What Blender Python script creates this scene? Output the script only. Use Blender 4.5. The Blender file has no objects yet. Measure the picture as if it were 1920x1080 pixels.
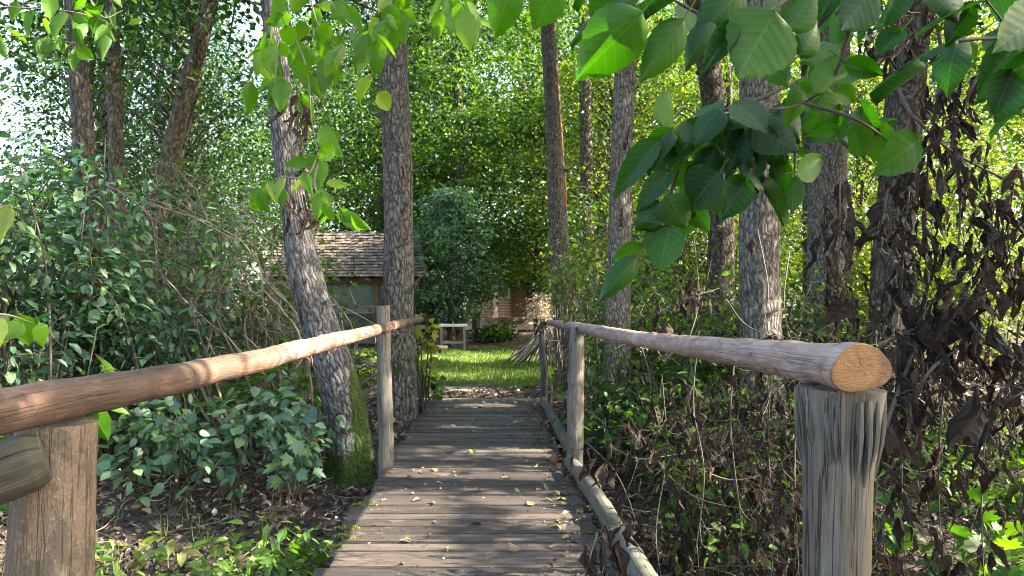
import bpy, math, random
import numpy as np
from mathutils import Vector

# ------------------------------------------------------------------ camera, sky, sun, exposure
sc = bpy.context.scene
COL = sc.collection
F = 1507.0                      # focal length in photo pixels (1920 wide)
VX, VY, EYE = 924.0, 555.0, 1.35
cam_d = bpy.data.cameras.new("camera")
cam = bpy.data.objects.new("camera", cam_d)
COL.objects.link(cam)
cam.location = (0, 0, EYE)
cam.rotation_euler = (math.radians(90), 0, 0)
cam_d.sensor_width = 36
cam_d.lens = 36 * F / 1920
cam_d.shift_x = 36 / 1920
cam_d.shift_y = 15 / 1920
cam_d.clip_start = 0.05
cam_d.clip_end = 2000
sc.camera = cam

SUN_EL, SUN_AZ = math.radians(34), math.radians(97)      # azimuth from +Y towards +X
SUN = np.array([math.cos(SUN_EL) * math.sin(SUN_AZ), math.cos(SUN_EL) * math.cos(SUN_AZ), math.sin(SUN_EL)])
w = bpy.data.worlds.new("World"); sc.world = w; w.use_nodes = True
bgn = w.node_tree.nodes["Background"]
sky = w.node_tree.nodes.new("ShaderNodeTexSky")
sky.sky_type = 'NISHITA'; sky.sun_disc = False
sky.sun_elevation = SUN_EL; sky.sun_rotation = SUN_AZ
sky.dust_density = 3.0
w.node_tree.links.new(sky.outputs[0], bgn.inputs[0])
bgn.inputs[1].default_value = 0.125
sun_d = bpy.data.lights.new("sun", 'SUN'); sun_d.energy = 5.0; sun_d.angle = math.radians(0.5); sun_d.color = (1, .93, .8)
sun = bpy.data.objects.new("sun", sun_d); COL.objects.link(sun)
sun.rotation_euler = Vector(SUN).to_track_quat('Z', 'Y').to_euler()
sc.view_settings.view_transform = 'Standard'; sc.view_settings.look = 'None'
sc.view_settings.exposure = 3.08; sc.view_settings.gamma = 1
sc.view_settings.use_white_balance = True; sc.view_settings.white_balance_temperature = 6900; sc.view_settings.white_balance_tint = 10
cy = sc.cycles
cy.max_bounces = 7; cy.diffuse_bounces = 4; cy.glossy_bounces = 2; cy.transmission_bounces = 5; cy.transparent_max_bounces = 4
cy.caustics_reflective = False; cy.caustics_refractive = False
cy.use_denoising = True; cy.filter_width = 1.0
cy.use_adaptive_sampling = True; cy.adaptive_threshold = 0.02

# ------------------------------------------------------------------ helpers
def P(px, py, d):
    "the point seen at photo pixel px, py, d metres along the bridge"
    return np.array([(px - VX) / F * d, d, EYE - (py - VY) / F * d])

def nz(v):
    return v / np.maximum(np.linalg.norm(v, axis=-1, keepdims=True), 1e-9)

def smooth(a, b, x):
    t = np.clip((x - a) / (b - a), 0, 1)
    return t * t * (3 - 2 * t)

class MB:
    "collects points and faces for one mesh, with a tint per point and a texture position per point"
    def __init__(s):
        s.v, s.t, s.c, s.f, s.m, s.n, s.sm = [], [], [], [], [], 0, []
    def add(s, v, faces, tint=.5, tc=None, mat=0, smooth=False):
        v = np.asarray(v, float).reshape(-1, 3)
        k = len(v)
        s.v.append(v)
        s.t.append(np.broadcast_to(np.asarray(tint, float), (k,)))
        s.c.append(v if tc is None else np.asarray(tc, float).reshape(-1, 3))
        for g in faces:
            g = np.asarray(g)
            s.f.append(g + s.n); s.m.append(np.full(len(g), mat)); s.sm.append(np.full(len(g), smooth))
        s.n += k
    def build(s, name, mats, parent=None, origin=None, kind=None):
        me = bpy.data.meshes.new(name)
        o = bpy.data.objects.new(name, me); COL.objects.link(o)
        V = np.concatenate(s.v) if s.v else np.zeros((0, 3))
        off = np.array(parent.location) if parent is not None and origin is None else (np.zeros(3) if origin is None else np.array(origin, float))
        if parent is not None and parent.parent is not None and origin is None:
            off = off + np.array(parent.parent.location)
        V = V - off
        me.vertices.add(len(V)); me.vertices.foreach_set("co", V.ravel().astype(np.float32))
        nl = sum(g.size for g in s.f); nf = sum(len(g) for g in s.f)
        me.loops.add(nl); me.polygons.add(nf)
        me.loops.foreach_set("vertex_index", np.concatenate([g.ravel() for g in s.f]).astype(np.int32))
        tot = np.concatenate([np.full(len(g), g.shape[1]) for g in s.f])
        me.polygons.foreach_set("loop_start", (np.cumsum(tot) - tot).astype(np.int32))
        me.polygons.foreach_set("loop_total", tot.astype(np.int32))
        me.polygons.foreach_set("material_index", np.concatenate(s.m).astype(np.int32))
        me.polygons.foreach_set("use_smooth", np.concatenate(s.sm).astype(bool))
        a = me.attributes.new("tint", 'FLOAT', 'POINT'); a.data.foreach_set("value", np.concatenate(s.t).astype(np.float32))
        a = me.attributes.new("tc", 'FLOAT_VECTOR', 'POINT'); a.data.foreach_set("vector", np.concatenate(s.c).ravel().astype(np.float32))
        for m in (mats if isinstance(mats, (list, tuple)) else [mats]):
            me.materials.append(m)
        me.update(calc_edges=True); me.validate()
        if parent is not None:
            o.parent = parent
        elif origin is not None:
            o.location = off
        if kind:
            o["kind"] = kind
        return o

def thing(name, label, cat, loc=(0, 0, 0), group=None):
    o = bpy.data.objects.new(name, None); COL.objects.link(o)
    o.empty_display_size = .1
    o.location = [float(q) for q in loc]; o["label"] = label; o["category"] = cat
    if group:
        o["group"] = group
    return o

def tag(o, label, cat, group=None):
    o["label"] = label; o["category"] = cat
    if group:
        o["group"] = group
    return o

def dup(root, loc, rz=0., s=1., label=None, group=None):
    r = root.copy(); COL.objects.link(r)
    r.location = [float(q) for q in loc]; r.rotation_euler = (0, 0, rz); r.scale = (s, s, s)
    if label:
        r["label"] = label
    if group:
        r["group"] = group
    for ch in list(root.children):
        c = ch.copy(); COL.objects.link(c); c.parent = r
        for g in ch.children:
            d = g.copy(); COL.objects.link(d); d.parent = c
    return r

def catmull(pts, n):
    p = np.asarray(pts, float)
    if len(p) < 3:
        t = np.linspace(0, 1, n)[:, None]
        return p[0] * (1 - t) + p[-1] * t
    q = np.vstack([2 * p[0] - p[1], p, 2 * p[-1] - p[-2]])
    out = []
    for u in np.linspace(0, len(p) - 1, n):
        i = min(int(u), len(p) - 2); t = u - i
        a, b, c, d = q[i], q[i + 1], q[i + 2], q[i + 3]
        out.append(.5 * (2 * b + (c - a) * t + (2 * a - 5 * b + 4 * c - d) * t * t + (3 * b - a - 3 * c + d) * t ** 3))
    return np.array(out)

def tube(mb, pts, rad, sides=8, n=None, rough=0., rng=None, cap=True, tint=.5, mat=0, capmat=None, fn=None, seed=0., oval=1.):
    "a tapered limb along pts; rough = size of the low bumps as a share of the radius"
    P_ = catmull(pts, n) if n else np.asarray(pts, float)
    k = len(P_)
    R = np.interp(np.linspace(0, 1, k), np.linspace(0, 1, len(rad)), rad) if not np.isscalar(rad) else np.full(k, rad)
    T = nz(np.gradient(P_, axis=0))
    ref = np.array([0, 0, 1.]) if abs(T[0][2]) < .9 else np.array([0, 1., 0])
    U = np.zeros((k, 3)); u = nz(ref - T[0] * ref.dot(T[0]))
    for i in range(k):
        u = nz(u - T[i] * u.dot(T[i])); U[i] = u
    W = np.cross(T, U)
    S = np.concatenate([[0], np.cumsum(np.linalg.norm(np.diff(P_, axis=0), axis=1))])
    th = np.arange(sides) * 2 * math.pi / sides
    TH, SS = np.meshgrid(th, S)
    rr = np.repeat(R[:, None], sides, 1)
    if rough:
        r0 = R.mean()
        b = np.zeros_like(rr)
        g = random.Random(int(seed * 1000) + k)
        for a in range(7):
            m = g.choice([1, 2, 2, 3, 4, 5]); b += np.sin(TH * m + SS * g.uniform(-1, 1) * .5 / r0 + g.uniform(0, 6.3)) / m
            b += .5 * np.sin(SS * g.uniform(.2, 1.5) / r0 + g.uniform(0, 6.3) + TH * g.choice([0, 1, 2]))
        rr = rr * (1 + rough * b * .25)
    if fn is not None:
        rr = fn(TH, SS, rr)
    V = P_[:, None, :] + rr[..., None] * (np.cos(TH)[..., None] * U[:, None, :] + oval * np.sin(TH)[..., None] * W[:, None, :])
    rm = R.mean()
    TC = np.stack([np.cos(TH) * rm, np.sin(TH) * rm, SS + seed * 7.3], -1)
    i = np.arange(k - 1)[:, None] * sides; j = np.arange(sides)[None, :]; j2 = (j + 1) % sides
    q = np.stack([i + j, i + j2, i + sides + j2, i + sides + j], -1).reshape(-1, 4)
    tt = tint if np.isscalar(tint) else np.repeat(np.interp(np.linspace(0, 1, k), np.linspace(0, 1, len(tint)), tint), sides)
    mb.add(V.reshape(-1, 3), [q], tt, TC.reshape(-1, 3), mat, True)
    if cap:
        for e, sg in ((0, -1), (k - 1, 1)):
            ring = V[e]; c = ring.mean(0)
            vv = np.vstack([ring, c + (ring - c) * .5, c[None]])
            lo = np.stack([np.cos(th) * R[e], np.sin(th) * R[e], np.zeros(sides)], -1)
            tcc = np.vstack([lo, lo * .5, [[0, 0, 0]]]) + np.array([0, 0, seed * 3])
            a = np.arange(sides); b2 = (a + 1) % sides
            q = np.stack([a, b2, sides + b2, sides + a], -1); t3 = np.stack([sides + a, sides + b2, np.full(sides, 2 * sides)], -1)
            if sg < 0:
                q, t3 = q[:, ::-1], t3[:, ::-1]
            mb.add(vv, [q, t3], .5, tcc, mat if capmat is None else capmat, False)

def box(mb, c, size, rot=(0, 0, 0), tint=.5, tc_axis=0, mat=0, seed=0., bev=.0):
    "a box with slightly chamfered long edges"
    sx, sy, sz = [q / 2 for q in size]
    b = bev or min(sx, sy, sz) * .12
    v, f = [], []
    prof = [(-sy + b, -sz), (sy - b, -sz), (sy, -sz + b), (sy, sz - b), (sy - b, sz), (-sy + b, sz), (-sy, sz - b), (-sy, -sz + b)]
    for x in (-sx, sx):
        for (y, z) in prof:
            v.append((x, y, z))
    v = np.array(v)
    q = [[a, (a + 1) % 8, 8 + (a + 1) % 8, 8 + a] for a in range(8)]
    tc = np.stack([v[:, 1], v[:, 2], v[:, 0]], -1) if tc_axis == 0 else (np.stack([v[:, 0], v[:, 2], v[:, 1]], -1) if tc_axis == 1 else v.copy())
    tc = tc + np.array([seed * 3.1, seed * 1.7, seed * 5.3])
    cx, cyy, cz = [math.cos(a) for a in rot]; s1, s2, s3 = [math.sin(a) for a in rot]
    Rx = np.array([[1, 0, 0], [0, cx, -s1], [0, s1, cx]]); Ry = np.array([[cyy, 0, s2], [0, 1, 0], [-s2, 0, cyy]]); Rz = np.array([[cz, -s3, 0], [s3, cz, 0], [0, 0, 1]])
    v = v @ (Rz @ Ry @ Rx).T + np.asarray(c, float)
    mb.add(v, [np.array(q), np.array([[7, 6, 5, 4, 3, 2, 1, 0]]), np.array([[8, 9, 10, 11, 12, 13, 14, 15]])], tint, tc, mat)

# ------------------------------------------------------------------ leaf shapes: (points, [faces]); y runs base to tip, z is the upper side
def tmpl_kite(w=.3, fold=.1):
    return np.array([(0, 0, 0), (-w, .42, fold), (0, 1, -.06), (w, .42, fold), (0, .45, 0)]), [np.array([(0, 4, 1), (4, 2, 1), (0, 3, 4), (4, 3, 2)])]

def tmpl_oval(w=.29, fold=.07, droop=.15):
    v = [(0, 0, 0), (0, .35, 0), (0, .7, -droop * .4), (0, 1, -droop), (-w, .28, fold), (-w * .85, .66, fold - droop * .4), (w, .28, fold), (w * .85, .66, fold - droop * .4)]
    return np.array(v), [np.array([(0, 1, 4), (2, 3, 5), (0, 6, 1), (2, 7, 3)]), np.array([(1, 2, 5, 4), (1, 6, 7, 2)])]

def tmpl_big(w=.36, fold=.06, droop=.2, curl=0., n=16, seed=0):
    "a broad toothed leaf with pleats between its side veins"
    rg = random.Random(seed)
    rows = []
    js = (-1, -.66, -.33, 0, .33, .66, 1)
    for i in range(n + 1):
        y = i / n
        wd = w * (math.sin(math.pi * min(1, y ** .72)) ** .75 * (1 - .25 * y)) if 0 < y < 1 else 0
        if y > .8:
            wd = max(wd, 0) * (1 - (y - .8) * 1.6)
        wd = max(wd, .004) + .011 * (1 if i % 2 else -1) * (0 < i < n)
        for j in js:
            pl = .0025 * math.cos((y - abs(j) * .1) * n * math.pi * .5)
            z = fold * abs(j) ** 1.3 - droop * y * y + pl * (abs(j) > .1) - curl * j * j * w
            rows.append((j * wd + .03 * math.sin(3 * y + seed), y + .09 * abs(j) * wd, z))
    m = len(js)
    q = [(i * m + j, i * m + j + 1, (i + 1) * m + j + 1, (i + 1) * m + j) for i in range(n) for j in range(m - 1)]
    return np.array(rows), [np.array(q)]

def tmpl_maple(seed=0):
    pts = [(0, 0), (.14, .02), (.42, -.02), (.3, .16), (.52, .3), (.4, .38), (.55, .62), (.34, .6), (.22, .55), (.2, .78), (.08, .84), (0, 1.05)]
    L = pts + [(-x, y) for x, y in pts[-2:0:-1]]
    v = [(x, y, .1 * abs(x) - .15 * y * y) for x, y in L] + [(0, .4, -.03)]
    k = len(L)
    return np.array(v), [np.array([(i, (i + 1) % k, k) for i in range(k)])]

def tmpl_dead(seed=0, n=9, w=.27):
    "a shrivelled leaf: pointed, rolled along its length, creased and bent"
    rg = random.Random(seed * 7 + 1)
    rows = []
    tw = rg.uniform(-.9, .9); bend = rg.uniform(-.55, .55); roll = rg.uniform(1.2, 2.9); ph = rg.uniform(0, 6); kink = rg.uniform(.3, .75); ka = rg.uniform(-.7, .7); peak = rg.uniform(.25, .5)
    js = (-1, -.62, -.25, 0, .25, .62, 1)
    for i in range(n + 1):
        y = i / n
        wd = w * (math.sin(math.pi * (.04 + .92 * y ** (math.log(.5) / math.log(peak)) ))) ** .8 * rg.uniform(.75, 1.2)
        a = tw * y + .25 * math.sin(5 * y + ph)
        cx = bend * y * y * .5 + rg.uniform(-.012, .012); cz = max(0, y - kink) * ka + rg.uniform(-.012, .012)
        for j in js:
            r = roll * j * (.75 + .45 * math.sin(4 * y + 2 * ph))
            cr = rg.uniform(-.035, .035)
            x0 = math.sin(r) / roll * wd; z0 = (1 - math.cos(r)) / roll * wd + cr + (.03 if abs(j) == .25 else 0)
            rows.append((cx + x0 * math.cos(a) - z0 * math.sin(a), y * (1 - .12 * abs(j)) + rg.uniform(-.015, .015), cz + x0 * math.sin(a) + z0 * math.cos(a)))
    m = len(js)
    q = [(i * m + j, i * m + j + 1, (i + 1) * m + j + 1, (i + 1) * m + j) for i in range(n) for j in range(m - 1)]
    return np.array(rows), [np.array(q)]

def put(mb, tm, pos, dr, nr, size, tint, wscale=1., mat=0, smooth=False):
    "places a leaf shape at every pos, growing along dr with its upper side towards nr"
    tv, tf = tm
    pos = np.asarray(pos, float).reshape(-1, 3); N = len(pos)
    if not N:
        return
    t = nz(np.broadcast_to(np.asarray(dr, float), (N, 3))); nr = np.broadcast_to(np.asarray(nr, float), (N, 3))
    n = nz(nr - t * (nr * t).sum(1, keepdims=True)); b = np.cross(t, n)
    size = np.broadcast_to(np.asarray(size, float), (N,)); ws = np.broadcast_to(np.asarray(wscale, float), (N,))
    V = pos[:, None] + size[:, None, None] * (tv[None, :, 0:1] * ws[:, None, None] * b[:, None] + tv[None, :, 1:2] * t[:, None] + tv[None, :, 2:3] * n[:, None])
    k = len(tv)
    fs = [(f[None] + (np.arange(N) * k)[:, None, None]).reshape(-1, f.shape[1]) for f in tf]
    tc = np.broadcast_to(tv[None], (N, k, 3)).reshape(-1, 3)
    mb.add(V.reshape(-1, 3), fs, np.repeat(np.broadcast_to(np.asarray(tint, float), (N,)), k), tc, mat, smooth)

KITE, KITE2 = tmpl_kite(), tmpl_kite(.24, .02)
OVAL, OVALN = tmpl_oval(), tmpl_oval(.2, .05, .25)
BIGS = [tmpl_big(.36, .05, .18, 0, 16, 0), tmpl_big(.34, .1, .3, .1, 16, 1), tmpl_big(.38, .02, .08, .25, 16, 2), tmpl_big(.33, .16, .24, 0, 16, 3), tmpl_big(.38, -.05, .4, .2, 16, 7), tmpl_big(.31, .2, .1, -.15, 16, 8), tmpl_big(.4, .04, -.12, .15, 16, 9)]
MIDS = [tmpl_big(.34, .08, .2, 0, 6, 4), tmpl_big(.36, .03, .32, .2, 6, 5)]
MAPLE = tmpl_maple()
DEADS = [tmpl_dead(i) for i in range(16)]

# openings in the leaf canopy that let the sun through to these places: (point, half width)
HOLES = []
for y_ in (2.62, 2.8, 2.98, 3.16, 3.34, 3.72, 3.9, 4.08, 4.26, 4.44, 4.62, 4.8, 4.98, 5.16):
    HOLES.append(((-.84, y_, 1.12), .15))
HOLES += [((-.83, 5.7, 1.11), .05), ((-.85, 2.2, 1.13), .04)]
HOLES += [((-.72, 5.05, 0), .14), ((-.74, 4.7, 0), .12), ((-.7, 4.3, 0), .14), ((-.62, 4.0, 0), .16), ((-.72, 5.4, 0), .08),
          ((.15, 5.95, 0), .12), ((.0, 6.0, 0), .07), ((.4, 4.85, 0), .09), ((.52, 4.8, 0), .1), ((.25, 6.9, .02), .07), ((.1, 5.3, 0), .07), ((-.55, 6.1, 0), .07), ((-.1, 9.9, 0), .12),
          ((.67, 10.3, 1.12), .16), ((.75, 4.2, 1.1), .06), ((.3, 3.75, 0), .1), ((-.3, 8.2, 0), .1),
          ((-.4, 11.4, 0), .3), ((-.1, 11.7, 0), .25)]
for i_ in range(14):
    HOLES.append(((-2.0 + i_ * .28, 14.2 + .5 * math.sin(i_ * 2.1), 0), .34))
for i_ in range(7):
    HOLES.append(((-1.7 + i_ * .45, 17.4 + .6 * math.sin(i_ * 1.3), 0), .25))
HO = np.array([h[0] for h in HOLES]); HR = np.array([h[1] for h in HOLES])
def open_to_sun(p, extra=.05):
    "which leaves would stand in one of the openings"
    p = np.asarray(p, float)
    bad = np.zeros(len(p), bool)
    for o, r in zip(HO, HR):
        d = p - o; s = d @ SUN
        dist = np.linalg.norm(d - s[:, None] * SUN, axis=1)
        bad |= (s > .3) & (dist < r + extra)
    return bad

# ------------------------------------------------------------------ materials
def mat(name):
    m = bpy.data.materials.new(name); m.use_nodes = True
    nt = m.node_tree
    return m, nt, nt.nodes["Principled BSDF"], nt.nodes["Material Output"]

def node(nt, typ, **k):
    n = nt.nodes.new(typ)
    for a, b in k.items():
        setattr(n, a, b)
    return n

def lk(nt, a, b):
    nt.links.new(a, b)

def ramp(nt, fac, stops, interp='LINEAR'):
    r = node(nt, "ShaderNodeValToRGB"); r.color_ramp.interpolation = interp
    el = r.color_ramp.elements
    while len(el) > 1:
        el.remove(el[0])
    el[0].position = stops[0][0]; el[0].color = (*stops[0][1], 1)
    for p, c in stops[1:]:
        e = el.new(p); e.color = (*c, 1)
    lk(nt, fac, r.inputs[0]); return r.outputs[0]

def g3(v):
    return (v, v, v)

def attr(nt, name):
    return node(nt, "ShaderNodeAttribute", attribute_name=name)

def mapping(nt, vec, scale, loc=(0, 0, 0)):
    m = node(nt, "ShaderNodeMapping"); m.inputs["Scale"].default_value = scale; m.inputs["Location"].default_value = loc
    lk(nt, vec, m.inputs[0]); return m.outputs[0]

def noise(nt, vec, scale, detail=4, rough=.55, dist=0.):
    n = node(nt, "ShaderNodeTexNoise"); n.inputs["Scale"].default_value = scale; n.inputs["Detail"].default_value = detail
    n.inputs["Roughness"].default_value = rough; n.inputs["Distortion"].default_value = dist
    lk(nt, vec, n.inputs["Vector"]); return n.outputs["Fac"]

def mixc(nt, fac, a, b, mode='MIX'):
    m = node(nt, "ShaderNodeMix", data_type='RGBA', blend_type=mode)
    for s, v in ((m.inputs[0], fac), (m.inputs[6], a), (m.inputs[7], b)):
        if hasattr(v, "is_linked"):
            lk(nt, v, s)
        else:
            s.default_value = v if not isinstance(v, tuple) else (*v, 1)
    return m.outputs[2]

def mth(nt, op, a, b=0., clamp=False):
    m = node(nt, "ShaderNodeMath", operation=op, use_clamp=clamp)
    for s, v in ((m.inputs[0], a), (m.inputs[1], b)):
        if hasattr(v, "is_linked"):
            lk(nt, v, s)
        else:
            s.default_value = v
    return m.outputs[0]

def bump(nt, h, bsdf, strength=.5, dist=.01):
    b = node(nt, "ShaderNodeBump"); b.inputs["Strength"].default_value = strength; b.inputs["Distance"].default_value = dist
    lk(nt, h, b.inputs["Height"]); lk(nt, b.outputs[0], bsdf.inputs["Normal"])

def leaf_mat(name, stops, trans=.4, tcol=(1.5, 1.6, .5), rough=.42, spec=.5, veins=0.):
    m, nt, bs, out = mat(name)
    t = attr(nt, "tint")
    c = ramp(nt, t.outputs["Fac"], stops)
    if veins:
        tc = attr(nt, "tc"); sep = node(nt, "ShaderNodeSeparateXYZ"); lk(nt, tc.outputs["Vector"], sep.inputs[0])
        ax = mth(nt, 'ABSOLUTE', sep.outputs[0])
        mid = mth(nt, 'LESS_THAN', ax, .012)
        s = mth(nt, 'SINE', mth(nt, 'MULTIPLY', mth(nt, 'SUBTRACT', sep.outputs[1], mth(nt, 'MULTIPLY', ax, .75)), 48.))
        side = mth(nt, 'MULTIPLY', mth(nt, 'GREATER_THAN', s, .86), .55)
        v = mth(nt, 'MAXIMUM', mid, side)
        sp = noise(nt, tc.outputs["Vector"], 6., 3)
        c = mixc(nt, mth(nt, 'MULTIPLY', v, veins), c, (.16, .22, .06))
        c = mixc(nt, mth(nt, 'MULTIPLY', sp, .5), c, mixc(nt, 1., c, (.62, .7, .6), 'MULTIPLY'))
        gp = node(nt, "ShaderNodeNewGeometry").outputs["Position"]
        bl = ramp(nt, noise(nt, gp, 55., 3, .6), [(.68, g3(0)), (.72, g3(1))])
        c = mixc(nt, mth(nt, 'MULTIPLY', bl, .75), c, (.09, .06, .022))
        c = mixc(nt, mth(nt, 'MULTIPLY', ramp(nt, noise(nt, gp, 9., 3), [(.5, g3(0)), (.75, g3(1))]), .5), c, mixc(nt, 1., c, (1.7, 1.35, .9), 'MULTIPLY'))
        bump(nt, s, bs, .05, .002)
    lk(nt, c, bs.inputs["Base Color"])
    bs.inputs["Roughness"].default_value = rough
    bs.inputs["Specular IOR Level"].default_value = spec
    tr = node(nt, "ShaderNodeBsdfTranslucent")
    lk(nt, mixc(nt, 1., c, (*tcol,), 'MULTIPLY'), tr.inputs[0])
    mx = node(nt, "ShaderNodeMixShader"); mx.inputs[0].default_value = trans
    lk(nt, bs.outputs[0], mx.inputs[1]); lk(nt, tr.outputs[0], mx.inputs[2]); lk(nt, mx.outputs[0], out.inputs[0])
    return m

M = {}
M['leaf_dark'] = leaf_mat("leaf dark", [(0, (.012, .034, .014)), (.5, (.026, .066, .02)), (1, (.055, .105, .025))], .33, (1.6, 1.9, .6), .38)
M['leaf_blue'] = leaf_mat("leaf blue green", [(0, (.026, .066, .042)), (.6, (.062, .135, .082)), (1, (.12, .20, .085))], .3, (1.5, 2.0, .6), .5, .6)
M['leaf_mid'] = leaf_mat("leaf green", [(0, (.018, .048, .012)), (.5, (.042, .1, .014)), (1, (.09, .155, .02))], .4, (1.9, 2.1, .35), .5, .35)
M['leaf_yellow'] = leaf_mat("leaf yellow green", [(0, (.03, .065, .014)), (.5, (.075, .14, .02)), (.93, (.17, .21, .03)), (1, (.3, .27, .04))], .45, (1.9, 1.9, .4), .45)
M['leaf_big'] = leaf_mat("broad toothed leaf", [(0, (.008, .03, .014)), (.3, (.012, .05, .012)), (.6, (.02, .07, .006)), (1, (.05, .12, .008))], .44, (1.5, 2.7, .2), .45, .3, .16)
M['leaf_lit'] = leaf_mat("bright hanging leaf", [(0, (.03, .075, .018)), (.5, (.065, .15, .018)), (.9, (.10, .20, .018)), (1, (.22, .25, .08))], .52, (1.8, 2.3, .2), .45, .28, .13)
M['leaf_dead'] = leaf_mat("dead leaf", [(0, (.014, .011, .009)), (.6, (.036, .027, .02)), (1, (.11, .078, .052))], .12, (1.3, 1.0, .7), .8, .15)
M['leaf_tan'] = leaf_mat("dry fallen leaf", [(0, (.05, .032, .02)), (.35, (.13, .085, .05)), (.62, (.26, .19, .11)), (.8, (.30, .28, .12)), (1, (.16, .22, .07))], .2, (1.3, 1.1, .7), .6, .3)
M['leaf_straw'] = leaf_mat("pale dry flower heads", [(0, (.25, .2, .12)), (1, (.55, .48, .35))], .3, (1.1, 1., .8), .7, .3)
M['litter'] = leaf_mat("leaf litter", [(0, (.022, .016, .013)), (.4, (.09, .066, .05)), (.75, (.20, .155, .12)), (1, (.36, .3, .23))], .1, (1.3, 1., .7), .55, .4)
M['grass'] = leaf_mat("grass blade", [(0, (.05, .10, .022)), (.55, (.105, .18, .032)), (.85, (.19, .23, .055)), (1, (.27, .25, .11))], .4, (1.6, 1.6, .5), .5, .4)

def bark_mat(name, ridge, furrow, sc_=(26, 26, 8), moss=0., strength=1., lichen=.2, mcols=((.012, .022, .006), (.045, .075, .012), (.09, .12, .02))):
    m, nt, bs, out = mat(name)
    tc = attr(nt, "tc").outputs["Vector"]
    n1 = node(nt, "ShaderNodeTexNoise"); n1.inputs["Scale"].default_value = 9; n1.inputs["Detail"].default_value = 5
    lk(nt, tc, n1.inputs["Vector"])
    wv = node(nt, "ShaderNodeVectorMath", operation='MULTIPLY_ADD'); lk(nt, n1.outputs["Color"], wv.inputs[0])
    wv.inputs[1].default_value = (.07, .07, .16); lk(nt, tc, wv.inputs[2])
    vec = mapping(nt, wv.outputs[0], sc_)
    vo = node(nt, "ShaderNodeTexVoronoi", feature='DISTANCE_TO_EDGE'); vo.inputs["Scale"].default_value = 1.; lk(nt, vec, vo.inputs["Vector"])
    fine = noise(nt, mapping(nt, tc, (90, 90, 30)), 1., 5, .65)
    rid = noise(nt, mapping(nt, wv.outputs[0], (sc_[0] * 1.5, sc_[1] * 1.5, sc_[2] * .55)), 1., 4, .6)
    h = mth(nt, 'ADD', mth(nt, 'MULTIPLY', vo.outputs["Distance"], 1.25, True), mth(nt, 'ADD', mth(nt, 'MULTIPLY', fine, .55), mth(nt, 'MULTIPLY', rid, .75)))
    h = mth(nt, 'SUBTRACT', h, .28)
    big = noise(nt, tc, 3.2, 3)
    c = ramp(nt, h, [(.28, furrow), (.46, tuple(.4 * a + .6 * b for a, b in zip(ridge, furrow))), (.66, ridge), (.95, tuple(min(1, a * 1.35) for a in ridge))])
    c = mixc(nt, mth(nt, 'MULTIPLY', big, .6), c, mixc(nt, 1., c, (.6, .56, .5), 'MULTIPLY'))
    li = ramp(nt, noise(nt, tc, 11., 6, .7), [(.62 - lichen * .25, g3(0)), (.72 - lichen * .2, g3(1))])
    c = mixc(nt, mth(nt, 'MULTIPLY', li, .55), c, (.30, .32, .29))
    if moss:
        t = attr(nt, "tint").outputs["Fac"]
        mk = ramp(nt, mth(nt, 'ADD', t, mth(nt, 'MULTIPLY', noise(nt, tc, 14., 5, .7), .7)), [(.95, g3(0)), (1.1, g3(1))])
        mc = ramp(nt, noise(nt, tc, 60., 4), [(.3, mcols[0]), (.6, mcols[1]), (.8, mcols[2])])
        c = mixc(nt, mk, c, mc)
    lk(nt, c, bs.inputs["Base Color"]); bs.inputs["Roughness"].default_value = .85; bs.inputs["Specular IOR Level"].default_value = .25
    bump(nt, h, bs, strength, .03)
    return m

M['bark'] = bark_mat("grey furrowed bark", (.2, .18, .15), (.026, .022, .018), (28, 28, 8.5), lichen=.12)
M['bark_moss'] = bark_mat("furrowed bark with moss", (.2, .19, .18), (.022, .019, .017), (30, 30, 6.5), moss=1., lichen=.1)
M['bark_fine'] = bark_mat("fine scaly bark", (.22, .195, .155), (.04, .032, .024), (34, 34, 13))
M['bark_torn'] = bark_mat("fine bark torn off in a strip", (.2, .18, .145), (.04, .032, .024), (34, 34, 13), moss=1., mcols=((.10, .045, .025), (.26, .14, .085), (.42, .33, .25)))
M['bark_dark'] = bark_mat("dark bark", (.13, .11, .09), (.02, .016, .012), (20, 20, 8))
M['bark_warm'] = bark_mat("warm brown bark", (.17, .14, .095), (.035, .027, .018), (30, 30, 8))

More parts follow.
